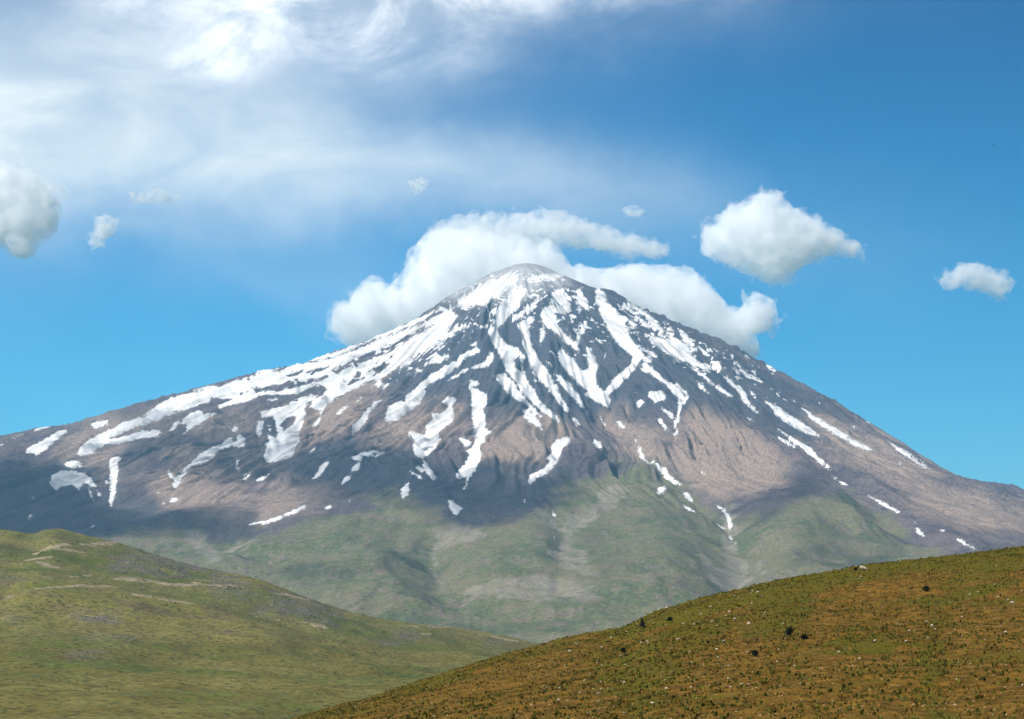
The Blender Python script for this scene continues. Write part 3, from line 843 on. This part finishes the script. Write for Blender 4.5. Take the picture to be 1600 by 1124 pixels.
gmask = soft_mask(["1160,915 1350,880 1600,850 1600,880 1350,905 1250,930 1160,950", "1440,930 1480,940 1475,1124 1435,1124", "1100,1034 1050,1000 980,1010 900,1034 1000,1124", "1200,925 1280,940 1250,1000 1150,990",
                   "950,985 1080,945 1160,930 1100,980 1000,1010", "1300,985 1400,975 1440,1000 1380,1030 1290,1020", "1480,905 1580,890 1600,930 1480,940", "1060,985 1160,960 1140,1010 1060,1020"], 9)
grassy = np.clip(wsample(gmask, NU, NV, NX, NY, 8, 17, 500) * 0.55 + 0.45 * (1 - sstep(dep, 6, 34)) + 0.10, 0, 1)
near_hill = mesh_from('near_hillside', np.stack([NX, NY, NZ], -1).reshape(-1, 3), grid_quads(len(rx), len(ry)), near_material(), attrs=dict(grassy=grassy))
tag(near_hill, kind='structure')


def on_near(u, v):
    """where the sight line through a photo pixel meets the near hillside"""
    Y = np.arange(110, 460, 0.6)
    x, z = at(u, v, Y)
    i = np.clip(np.searchsorted(rx, x), 1, len(rx) - 1); j = np.clip(np.searchsorted(ry, Y), 1, len(ry) - 1)
    g = NZ[j, i] > z
    k = np.argmax(g) if g.any() else len(Y) - 1
    return x[k], Y[k], NZ[j[k], i[k]]


def near_height(x, y):
    fx = np.interp(x, rx, np.arange(len(rx))); fy = np.interp(y, ry, np.arange(len(ry)))
    i = np.clip(fx.astype(int), 0, len(rx) - 2); j = np.clip(fy.astype(int), 0, len(ry) - 2)
    a, b = fx - i, fy - j
    return (NZ[j, i] * (1 - a) + NZ[j, i + 1] * a) * (1 - b) + (NZ[j + 1, i] * (1 - a) + NZ[j + 1, i + 1] * a) * b


def leaf_material(name, a, b, scale):
    m, T, out = material(name)
    pos = T.n('ShaderNodeNewGeometry').outputs['Position']
    n = T.noise(pos, scale, 3, 0.6)
    principled(T, out, T.mix(T.ramp(n, 0.35, 0.65), a, b), 0.85)
    return m


def tufts(name, X, Y, Zb, S, mat, blades, seed, lean=0.55):
    """many small clumps, each a spray of leaf-shaped faces, joined into one mesh"""
    r = np.random.default_rng(seed)
    n = len(X)
    a = r.random((n, blades)) * 2 * np.pi
    tilt = r.random((n, blades)) * lean + 0.15
    L = S[:, None] * (0.6 + 0.6 * r.random((n, blades)))
    wd = L * 0.36
    rad = S[:, None] * 0.45 * np.sqrt(r.random((n, blades)))
    bx = X[:, None] + rad * np.cos(a); by = Y[:, None] + rad * np.sin(a); bz = np.repeat(Zb[:, None], blades, 1) - 0.04 * L
    ox, oy = np.cos(a) * np.sin(tilt), np.sin(a) * np.sin(tilt)
    px, py = -np.sin(a), np.cos(a)
    tz = np.cos(tilt)
    V = np.stack([np.stack([bx, by, bz], -1), np.stack([bx + ox * L * .5 + px * wd, by + oy * L * .5 + py * wd, bz + tz * L * .5], -1),
                  np.stack([bx + ox * L, by + oy * L, bz + tz * L], -1), np.stack([bx + ox * L * .5 - px * wd, by + oy * L * .5 - py * wd, bz + tz * L * .5], -1)], 2).reshape(-1, 3)
    Q = np.arange(len(V)).reshape(-1, 4)
    return mesh_from(name, V, Q, mat, smooth=False)


rng = np.random.default_rng(11)
# low cushion plants over the near hillside, thicker where it is grassy
n = 92000
Y = 130 + 310 * rng.random(n) ** 0.8
X = (rng.random(n) * 1.30 - 0.40) * 0.34 * Y
Zb = near_height(X, Y)
u, v = project(X, Y, Zb)
gr = wsample(gmask, u, v, X, Y, 8, 17, 500)
dens = 0.72 + 0.30 * gr + 0.50 * fbm(X / 5, Y / 7, 4, 330) + 0.35 * (1 - sstep(v - np.interp(u, [p[0] for p in RIGHT], [p[1] for p in RIGHT]), 3, 20))
keep = (rng.random(n) < dens * 0.62) & (u > 200) & (u < 1680) & (Zb > -5.4)
X, Y, Zb = X[keep], Y[keep], Zb[keep]
S = (0.13 + 0.33 * rng.random(len(X)) ** 3)
kind = rng.random(len(X))
G1 = leaf_material('cushion_plant_leaf', (0.050, 0.052, 0.006), (0.110, 0.098, 0.008), 1.5)
G2 = leaf_material('dry_thorn_leaf', (0.210, 0.110, 0.014), (0.120, 0.088, 0.010), 1.5)
k1 = kind < 0.60
tag(tufts('ground_cover', X[k1], Y[k1], Zb[k1], S[k1], G1, 5, 1), kind='stuff')
tag(tufts('dry_ground_cover', X[~k1], Y[~k1], Zb[~k1], S[~k1] * 0.9, G2, 5, 2), kind='stuff')
print('tufts', len(X))


# scrub on the green hill
def hill_height(x, y):
    fx = np.interp(x, hx, np.arange(len(hx))); fy = np.interp(y, hy, np.arange(len(hy)))
    i = np.clip(fx.astype(int), 0, len(hx) - 2); j = np.clip(fy.astype(int), 0, len(hy) - 2)
    a, b = fx - i, fy - j
    return (HZ[j, i] * (1 - a) + HZ[j, i + 1] * a) * (1 - b) + (HZ[j + 1, i] * (1 - a) + HZ[j + 1, i + 1] * a) * b


n = 42000
Y = 800 + 2500 * rng.random(n) ** 0.7
X = (rng.random(n) * 1.2 - 1.08) * 0.29 * Y
Zb = hill_height(X, Y)
u, v = project(X, Y, Zb)
oc = wsample(outc, u, v, X, Y, 60, 9, 480)
dens = 0.26 + 0.5 * oc + 0.6 * fbm(X / 70, Y / 90, 3, 350)
keep = (rng.random(n) < dens * 0.6) & (u < 900)
X, Y, Zb = X[keep], Y[keep], Zb[keep]
S = 0.6 + 1.2 * rng.random(len(X)) ** 4 * sstep(Y, 800, 2200)
G3 = leaf_material('hill_scrub_leaf', (0.050, 0.066, 0.014), (0.090, 0.092, 0.022), 0.1)
tag(tufts('hill_scrub', X, Y, Zb, S, G3, 5, 3, 0.9), kind='stuff')
print('scrub', len(X))


# ------------------------------------------------------------------ rocks
def rock_mesh(name, seed, mat, sub=2, flat=0.6):
    import bmesh
    bm = bmesh.new()
    bmesh.ops.create_icosphere(bm, subdivisions=sub, radius=1)
    r = np.random.default_rng(seed)
    planes = [(Vector(r.normal(size=3)).normalized(), 0.55 + 0.35 * r.random()) for _ in range(9)]
    for vt in bm.verts:
        for nrm, dd in planes:
            e = vt.co.dot(nrm) - dd
            if e > 0:
                vt.co -= nrm * e * 0.92
        vt.co *= 1 + 0.05 * r.normal()
        vt.co.z *= flat
    me = bpy.data.meshes.new(name)
    bm.to_mesh(me); bm.free()
    me.materials.append(mat)
    return me


m, T, out = material('pale_limestone')
pos = T.n('ShaderNodeTexCoord').outputs['Object']
n1 = T.noise(pos, 2.2, 5, 0.65)
bump = T.n('ShaderNodeBump', {'Strength': 0.5, 'Distance': 0.1, 'Height': T.noise(pos, 6.0, 4, 0.7)})
principled(T, out, T.mix(T.ramp(n1, 0.35, 0.7), (0.56, 0.48, 0.36), (0.34, 0.27, 0.18)), 0.9, bump.outputs[0])
STONE = m
RM = [rock_mesh('pale_stone', 40 + k, STONE, 2 if k < 2 else 1) for k in range(6)]


def put_rock(u, v, size, k, label, group=None, name='stone', sx=1.2):
    x, y, z = on_near(u, v)
    o = bpy.data.objects.new(name, RM[k])
    COL.objects.link(o)
    o.location = (x, y, z + size * 0.12)
    o.scale = (size * sx, size * 0.9, size)
    o.rotation_euler = (0, 0, rng.random() * 6.28)
    return tag(o, label, 'boulder' if name == 'boulder' else 'stone', group)


n = 9000
Y = 140 + 290 * rng.random(n); X = (rng.random(n) * 1.15 - 0.25) * 0.34 * Y
Zb = near_height(X, Y)
u, v = project(X, Y, Zb)
k = (Zb > -4.9) & (u < 1680) & (rng.random(n) < 0.55 - 0.4 * wsample(gmask, u, v, X, Y, 8, 17, 500) + 0.5 * vnoise(X / 6, Y / 8, 600))
X, Y, Zb = X[k], Y[k], Zb[k]
sz = 0.04 + 0.09 * rng.random(len(X)) ** 3
base8 = np.array([(1, 0, 0), (0, 1, 0), (-1, 0, 0), (0, -1, 0), (0.2, 0.1, 0.8)], float)
V = base8[None] * (1 + 0.5 * (rng.random((len(X), 5, 3)) - 0.5)) * sz[:, None, None] + np.stack([X, Y, Zb - 0.01], -1)[:, None]
Q = (np.arange(len(X))[:, None, None] * 5 + np.array([(0, 1, 4), (1, 2, 4), (2, 3, 4), (3, 0, 4)])[None]).reshape(-1, 3)
tag(mesh_from('pebbles', V.reshape(-1, 3), Q, leaf_material('ochre_pebble', (0.42, 0.27, 0.11), (0.50, 0.42, 0.28), 0.7), smooth=False), kind='stuff')

big = put_rock(1350, 889, 0.85, 0, 'large pale cream boulder alone just below the crest of the near hillside', name='boulder', sx=1.3)
big.rotation_euler = (0.1, 0.25, 0.4)
put_rock(994, 967, 0.42, 1, 'pale block of rock on the crest line above the dark conical bush', name='boulder')
put_rock(1042, 950, 0.42, 2, 'pale rock on the crest line, upper left neighbour of the small round bush', name='boulder')
put_rock(1582, 943, 0.38, 1, 'white stone near the right edge, lower of a small pair on orange earth', name='boulder')
put_rock(1575, 939, 0.26, 3, 'small white stone near the right edge, upper of a small pair', name='boulder')
spots = [(1095, 961), (1110, 948), (1085, 976), (1068, 975), (1002, 1005), (1012, 1003), (900, 1006), (890, 1018), (1134, 963), (1148, 968), (1170, 975), (1078, 1020), (1120, 1015), (1060, 1000), (1170, 974),
         (1176, 925), (1184, 926), (1170, 975), (1503, 966), (1456, 978), (1450, 998), (1368, 1002), (1560, 935), (1448, 972), (1030, 953), (1052, 946), (1018, 958), (1345, 901), (1571, 988), (1140, 958), (1113, 972), (955, 997), (940, 1012)]
for _ in range(150):
    uu_ = 800 + 800 * rng.random()
    vv_ = np.interp(uu_, [p[0] for p in RIGHT], [p[1] for p in RIGHT]) + 8 + 150 * rng.random() ** 1.3
    if uu_ > 1180 and uu_ < 1420 and rng.random() < 0.6:
        continue
    spots.append((uu_, vv_))
for i, (a, b) in enumerate(spots):
    if b < 1118:
        put_rock(a, b, (0.20 + 0.14 * rng.random()) if i < 33 else 0.09 + 0.13 * rng.random(), int(rng.integers(1, 6)),
                 'small pale stone scattered among cushion plants on the near hillside', 'small pale stones strewn over the near hillside')


# ------------------------------------------------------------------ dark bushes on the near hillside
def bush(u, v, h, w, label, cone, seed):
    x, y, z = on_near(u, v)
    r = np.random.default_rng(seed)
    root = bpy.data.objects.new('bush', None)
    COL.objects.link(root)
    root.location = (x, y, z)
    tag(root, label, 'bush')
    n = 420
    zz = r.random(n) ** 0.9
    rad = (1 - zz) ** 0.8 if cone else np.sqrt(np.clip(1 - (zz * 1.9 - 0.9) ** 2, 0.02, 1))
    a = r.random(n) * 6.28; q = np.sqrt(r.random(n)) * (0.8 + 0.35 * np.sin(a * 3 + seed))
    X = rad * q * np.cos(a) * w / 2; Y = rad * q * np.sin(a) * w / 2
    f = tufts('foliage', X, Y, zz * h * 0.85, np.full(n, 0.16 + 0.04 * h), BUSH, 3, seed, 1.2)
    f.parent = root
    import bmesh
    bm = bmesh.new()
    for k in range(4):
        dirv = Vector((0.35 * math.cos(k * 1.6), 0.35 * math.sin(k * 1.6), 1)).normalized()
        ln = h * (0.55 + 0.1 * k)
        ret = bmesh.ops.create_cone(bm, cap_ends=True, segments=5, radius1=0.05, radius2=0.015, depth=ln)
        rot = dirv.to_track_quat('Z', 'Y').to_matrix()
        for vt in ret['verts']:
            vt.co = rot @ (vt.co + Vector((0, 0, ln / 2)))
    me = bpy.data.meshes.new('stems'); bm.to_mesh(me); bm.free(); me.materials.append(STEM)
    s = bpy.data.objects.new('stems', me); COL.objects.link(s); s.parent = root


BUSH = leaf_material('dark_bush_leaf', (0.020, 0.026, 0.012), (0.040, 0.045, 0.016), 3.0)
STEM = leaf_material('bush_stem', (0.07, 0.045, 0.03), (0.10, 0.07, 0.045), 3.0)
bush(1004, 982, 1.9, 1.15, 'tallest dark bush, cone shaped, left end of the near hillside crest', True, 5)
bush(1047, 971, 0.85, 1.05, 'small round dark bush right of the cone-shaped one', False, 6)
bush(1447, 924, 0.95, 1.35, 'wide dark bush alone on orange earth near the right of the hillside', False, 7)
bush(1233, 993, 1.15, 1.15, 'round dark bush low on the hillside below the large pale boulder', False, 8)
bush(1256, 999, 0.6, 0.8, 'little dark bush touching the right of a rounder bush low on the hillside', False, 9)
bush(974, 1020, 0.75, 0.9, 'small dark bush low down on the left end of the near hillside', False, 10)
bush(1180, 1025, 0.6, 0.8, 'small dark bush low on the hillside among orange stones', False, 12)
bush(1337, 892, 0.6, 0.75, 'small dark bush just left of the large pale boulder', False, 13)


# ------------------------------------------------------------------ birds
def bird(u, v, Y, span, label, bank):
    x, z = at(u, v, Y)
    root = bpy.data.objects.new('bird', None)
    COL.objects.link(root)
    root.location = (x, Y, z); root.rotation_euler = (0.1, bank, 1.1)
    tag(root, label, 'bird', None)
    s = span / 2
    ring = []
    V = []
    for k, (yy_, r_) in enumerate(((-.38, .02), (-.25, .06), (0, .11), (.2, .10), (.32, .06), (.40, .055), (.48, .01))):
        for a in range(6):
            V.append((r_ * s * 1.1 * math.cos(a * 1.047), yy_ * s * 1.5, r_ * s * math.sin(a * 1.047)))
    Q = [(i * 6 + a, i * 6 + (a + 1) % 6, (i + 1) * 6 + (a + 1) % 6, (i + 1) * 6 + a) for i in range(6) for a in range(6)]
    mesh_from('body', V, Q, BIRD, parent=root)
    for sg in (-1, 1):
        pts = [(0.05, .18, .05, .03), (0.45, .24, .16, .03), (0.8, .10, .12, .02), (1.0, -.12, .04, .01)]
        V = []
        for px, py, pz, th in pts:
            ch = 0.34 if px < 0.5 else (0.26 if px < 0.9 else 0.05)
            V += [(sg * px * s, py * s, pz * s + th * s), (sg * px * s, (py - ch) * s, pz * s), (sg * px * s, py * s, pz * s - th * s)]
        Q = [(i * 3 + a, i * 3 + (a + 1) % 3, (i + 1) * 3 + (a + 1) % 3, (i + 1) * 3 + a) for i in range(3) for a in range(3)]
        mesh_from('wing', V, Q, BIRD, parent=root)
    mesh_from('tail', [(-.04 * s, -.5 * s, 0), (.04 * s, -.5 * s, 0), (.13 * s, -.85 * s, 0), (-.13 * s, -.85 * s, 0), (0, -.5 * s, .03 * s), (0, -.85 * s, .02 * s)],
              [(0, 3, 5, 4), (4, 5, 2, 1), (0, 1, 2, 3)], BIRD, parent=root)


BIRD = leaf_material('dark_plumage', (0.02, 0.02, 0.022), (0.035, 0.03, 0.03), 4.0)
bird(1552, 227, 420, 0.75, 'tiny dark bird flying high in the deep blue sky at upper right', 0.3)
bird(1461, 454, 520, 0.5, 'tiny dark bird flying just left of the small right-hand cloud', -0.2)


# ------------------------------------------------------------------ clouds
def noise3(shape, cell, r):
    n = [int(s / cell) + 3 for s in shape]
    g = r.random(n, dtype=np.float32) * 2 - 1
    for ax, s in enumerate(shape):
        x = np.arange(s) / cell + r.random(); i = x.astype(int); f = x - i
        f = (f * f * (3 - 2 * f)).astype(np.float32)
        sh = [1, 1, 1]; sh[ax] = -1; f = f.reshape(sh)
        g = np.take(g, i, axis=ax) * (1 - f) + np.take(g, i + 1, axis=ax) * f
    return g


def surface_nets(f):
    s = f > 0
    cnt = sum(s[i:s.shape[0] - 1 + i, j:s.shape[1] - 1 + j, k:s.shape[2] - 1 + k].astype(np.int8) for i in (0, 1) for j in (0, 1) for k in (0, 1))
    act = (cnt > 0) & (cnt < 8)
    idx = -np.ones(act.shape, np.int64); c = np.argwhere(act); idx[act] = np.arange(len(c))
    acc = np.zeros((len(c), 3)); w = np.zeros(len(c))
    for ax in range(3):
        oth = [a for a in range(3) if a != ax]
        for p in (0, 1):
            for q in (0, 1):
                o0 = [0, 0, 0]; o0[oth[0]] = p; o0[oth[1]] = q; o1 = list(o0); o1[ax] = 1
                v0 = f[c[:, 0] + o0[0], c[:, 1] + o0[1], c[:, 2] + o0[2]]; v1 = f[c[:, 0] + o1[0], c[:, 1] + o1[1], c[:, 2] + o1[2]]
                m = (v0 > 0) != (v1 > 0); t = np.where(m, v0 / (v0 - v1 + 1e-12), 0)
                pt = np.tile(np.array(o0, float), (len(c), 1)); pt[:, ax] += t
                acc[m] += pt[m]; w[m] += 1
    V = c + acc / w[:, None]
    faces = []
    for ax in range(3):
        o = [a for a in range(3) if a != ax]
        a0 = [slice(1, -1)] * 3; a0[ax] = slice(0, -1); a1 = list(a0); a1[ax] = slice(1, None)
        S0, S1 = s[tuple(a0)], s[tuple(a1)]
        m = np.argwhere(S0 != S1); e = S0[tuple(m.T)]
        base = m + 1; base[:, ax] -= 1
        q = []
        for p, r in ((0, 0), (1, 0), (1, 1), (0, 1)):
            b = base.copy(); b[:, o[0]] -= p; b[:, o[1]] -= r; q.append(idx[b[:, 0], b[:, 1], b[:, 2]])
        q = np.stack(q, 1)
        flip = ~e if ax != 1 else e
        q[flip] = q[flip][:, ::-1]
        faces.append(q)
    return V, np.concatenate(faces)


CM = {}


def cloud_material(dens, fluff=0.0):
    if (dens, fluff) not in CM:
        m, T, out = material('cloud_vapour')
        dd = dens
        if fluff:
            pos = T.n('ShaderNodeNewGeometry').outputs['Position']
            nz = T.noise(pos, 1 / fluff, 3, 0.62, 0.0)
            dd = T.m('MULTIPLY', T.ramp(nz, 0.40, 0.64), dens * 2.6)
            m.cycles.volume_step_rate = 0.35
        s = T.n('ShaderNodeVolumeScatter', {'Color': (1, 1, 1, 1), 'Density': dd, 'Anisotropy': 0.0})
        T.put(out.inputs['Volume'], s.outputs[0])
        CM[(dens, fluff)] = m
    return CM[(dens, fluff)]


def cloud(name, outline, Y, step, thick, amp, seed, dens, label, group=None, flat=None, rough=0.66, halo=True):
    """outline is a photo outline at distance Y, or (flat = height) a plan outline in metres"""
    r = np.random.default_rng(seed)
    Wp = outline if flat is not None else [at(u, v, Y) for u, v in outline]
    xs = [p[0] for p in Wp]; zs = [p[1] for p in Wp]; pad = amp * 1.3 + step * 3
    x = np.arange(min(xs) - pad, max(xs) + pad, step); z = np.arange(min(zs) - pad, max(zs) + pad, step)
    Xg, Zg = np.meshgrid(x, z, indexing='ij')
    d = seg_dist(Wp, Xg, Zg) * np.where(inside(Wp, Xg, Zg), 1, -1)
    y = np.arange(-thick - pad, thick + pad, step * 1.3)
    q = np.clip(d, -pad, thick) / thick
    Tk = thick * np.where(q > 0, np.sqrt(np.clip(q * (2 - q), 0, 1)), q * 1.5)
    f0 = (Tk[:, None, :] - np.abs(y)[None, :, None]).astype(np.float32)
    f0 = np.minimum(f0, (d[:, None, :] * 1.2).astype(np.float32))

    def shell(f, c, a, soft, nm, dn, par, off, fluff=0.0):
        for o in range(6):
            if c < 1.4:
                break
            nn = noise3(f.shape, c, r)
            f = f + (a * (0.42 - 1.6 * np.abs(nn)) if (o < 4 and not soft) else a * nn)
            c /= 1.95; a *= rough
        f = f + off
        for ax, sl_ in ((0, 0), (0, -1), (1, 0), (1, -1), (2, 0), (2, -1)):
            ii = [slice(None)] * 3; ii[ax] = sl_; f[tuple(ii)] = -1
        V, Q = surface_nets(f)
        V = V * np.array([step, step * 1.3, step]) + np.array([x[0], y[0], z[0]])
        if flat is None:
            V[:, 1] += Y
        else:
            V = np.stack([V[:, 0], V[:, 2], flat - V[:, 1]], 1)
        c0 = V.mean(0) if par is None else np.array(par.location)
        o = mesh_from(nm, V - c0, Q, cloud_material(round(dn, 6), fluff), parent=par)
        if par is None:
            o.location = c0
        print(nm, f.shape, len(V))
        return o
    if not halo:
        o = shell(f0, amp * 1.6 / step, amp, False, name, dens, None, 0)
        tag(o, label, 'cloud', group)
        return o
    o = shell(f0, amp * 1.1 / step, amp, True, name, dens * 0.42, None, amp * 0.42, max(100, round(amp * 1.25)))
    tag(o, label, 'cloud', group)
    if name == 'cumulus_cloud':
        shell(f0, amp * 1.6 / step, amp, False, 'dense_heart', dens * 0.62, o, -amp * 0.45)
    return o


YC = 21000.0
DC = 0.0055
cloud('cumulus_cloud', P_("516,505 518,490 528,478 545,474 552,455 570,443 590,446 612,445 636,424 648,402 655,380 672,366 692,358 740,360 800,372 860,382 880,400 900,430 900,470 860,500 700,520 600,545 540,540 522,525"),
      YC, 22, 620, 150, 1, DC, 'billowing white cumulus rising behind the left shoulder of the snowy peak')
cloud('cumulus_cloud', P_("655,378 670,358 700,346 740,337 800,332 885,331 892,343 925,348 960,360 1000,370 1040,383 1052,398 1020,402 960,396 920,388 860,385 780,388 700,385"),
      YC + 900, 19, 300, 130, 2, 0.0042, 'long flat-topped white cloud capping the summit like a lid')
cloud('cumulus_cloud', P_("880,430 905,412 935,422 985,416 1020,418 1080,424 1098,440 1120,460 1140,482 1152,486 1163,470 1180,462 1205,475 1216,495 1205,513 1180,528 1190,555 1150,570 1050,560 950,520 880,480"),
      YC, 22, 600, 150, 3, DC, 'white cumulus bank behind the right shoulder of the peak')
cloud('cumulus_cloud', P_("1095,352 1115,347 1130,335 1140,320 1160,318 1185,305 1205,297 1222,303 1230,320 1240,330 1262,332 1280,345 1290,358 1310,362 1325,375 1345,385 1342,402 1318,398 1290,400 1270,408 1250,420 1235,440 1215,446 1195,440 1170,425 1140,415 1120,405 1100,395 1093,375"),
      YC, 16, 380, 120, 4, DC, 'detached diamond-shaped white cloud in the blue right of the peak')
cloud('cumulus_cloud', P_("1465,440 1478,425 1500,412 1530,410 1550,420 1572,425 1584,440 1577,460 1562,470 1545,462 1525,450 1500,448 1480,455"),
      YC, 13, 190, 85, 5, DC, 'small arched white cloud near the right edge of the sky')
cloud('cumulus_cloud', P_("-160,240 -80,245 0,252 40,258 65,275 90,284 95,300 90,330 85,360 62,372 50,400 25,405 5,385 -60,380 -160,370"),
      YC, 20, 330, 150, 6, DC, 'bright white cumulus cut by the left edge of the sky')
cloud('cloud_wisp', P_("205,302 235,297 262,299 278,306 262,315 230,318 205,314"), YC, 10, 60, 60, 7, 0.011, 'thin small white wisp above and right of the ragged scrap at left')
cloud('cloud_wisp', P_("150,340 172,337 187,345 178,362 160,384 142,388 134,376 148,362"), YC, 10, 80, 70, 8, 0.011, 'ragged white scrap of cloud just right of the big left-edge cumulus')
cloud('cloud_wisp', P_("638,284 656,280 670,290 666,300 648,303"), YC, 10, 60, 55, 9, 0.011, 'tiny round puff of cloud high above the left shoulder of the peak')
cloud('cloud_wisp', P_("970,326 992,321 1010,328 1000,338 982,336"), YC, 10, 60, 50, 10, 0.007, 'tiny faint wisp between the summit cloud and the diamond-shaped cloud')
# fair-weather clouds overhead, out of the picture, whose shadows dapple the mountain
DECK = 5600.0


def ground_hit(u, v):
    m = (np.abs(MU - u) < 6) & (np.abs(MV - v) < 4) & (GY < YS)
    if not m.any():
        return None
    k = np.argmin(np.where(m, GY, 1e9))
    return GX.ravel()[k], GY.ravel()[k], Z.ravel()[k]


WHERE = ['left foot', 'middle slopes', 'upper right cone', 'lower right slope', 'left flank below the snowfields', 'grassy foot left of centre', 'grassy foot right of centre']
SHADE = [("0,715 60,715 130,732 160,790 260,802 330,775 400,802 400,835 330,838 200,838 100,850 -150,900 -150,740", 190, 0.0025),
         ("440,740 480,700 540,685 580,680 650,705 700,720 740,722 790,700 830,750 880,720 915,715 900,780 850,800 760,826 700,826 640,790 560,770 500,795 450,770", 140, 0.0019),
         ("760,470 820,460 900,450 960,450 1100,515 1300,615 1310,670 1240,690 1150,650 1080,640 1000,650 930,650 840,668 780,650 720,625 735,560", 90, 0.0006),
         ("1120,775 1180,760 1240,735 1290,740 1300,770 1230,800 1160,830 1120,810", 80, 0.0022),
         ("180,640 300,640 420,640 480,655 470,720 400,740 330,750 270,740 200,700", 100, 0.0016),
         ("420,880 560,862 700,880 640,900 500,900 420,895", 60, 0.0022), ("1230,860 1350,830 1420,850 1350,890 1230,890", 60, 0.0025)]
for k, (txt, th, dn) in enumerate(SHADE):
    pl = []
    for a, b in P_(txt):
        h = ground_hit(max(a, -140), b)
        if h is None:
            x_, y_ = hit(a, b); h = (x_, y_, float(base_z(np.array(x_), np.array(y_))))
        s_ = (DECK - h[2]) / SUN[2]
        pl.append((h[0] + SUN[0] * s_, h[1] + SUN[1] * s_))
    cloud('cumulus_cloud', pl, 0, 45, th, 90, 40 + k, dn, 'fair-weather cloud overhead, its shadow falling on the ' + WHERE[k] + ' of the mountain', 'clouds overhead outside the picture', flat=DECK, halo=False)

# ------------------------------------------------------------------ air
bpy.context.view_layer.update()
m, T, out = material('air')
pv = T.n('ShaderNodeVolumePrincipled', {'Color': (0.33, 0.69, 1.0, 1), 'Density': 2.5e-5, 'Anisotropy': 0.1})
T.put(out.inputs['Volume'], pv.outputs[0])
x0, x1, y0, y1, z0, z1 = -46000, 46000, -6500, 45000, -225, 3310
V = [(x, y, z) for z in (z0, z1) for y in (y0, y1) for x in (x0, x1)]
Q = [(0, 2, 3, 1), (4, 5, 7, 6), (0, 1, 5, 4), (2, 6, 7, 3), (0, 4, 6, 2), (1, 3, 7, 5)]
tag(mesh_from('haze', V, Q, m, smooth=False), kind='stuff')
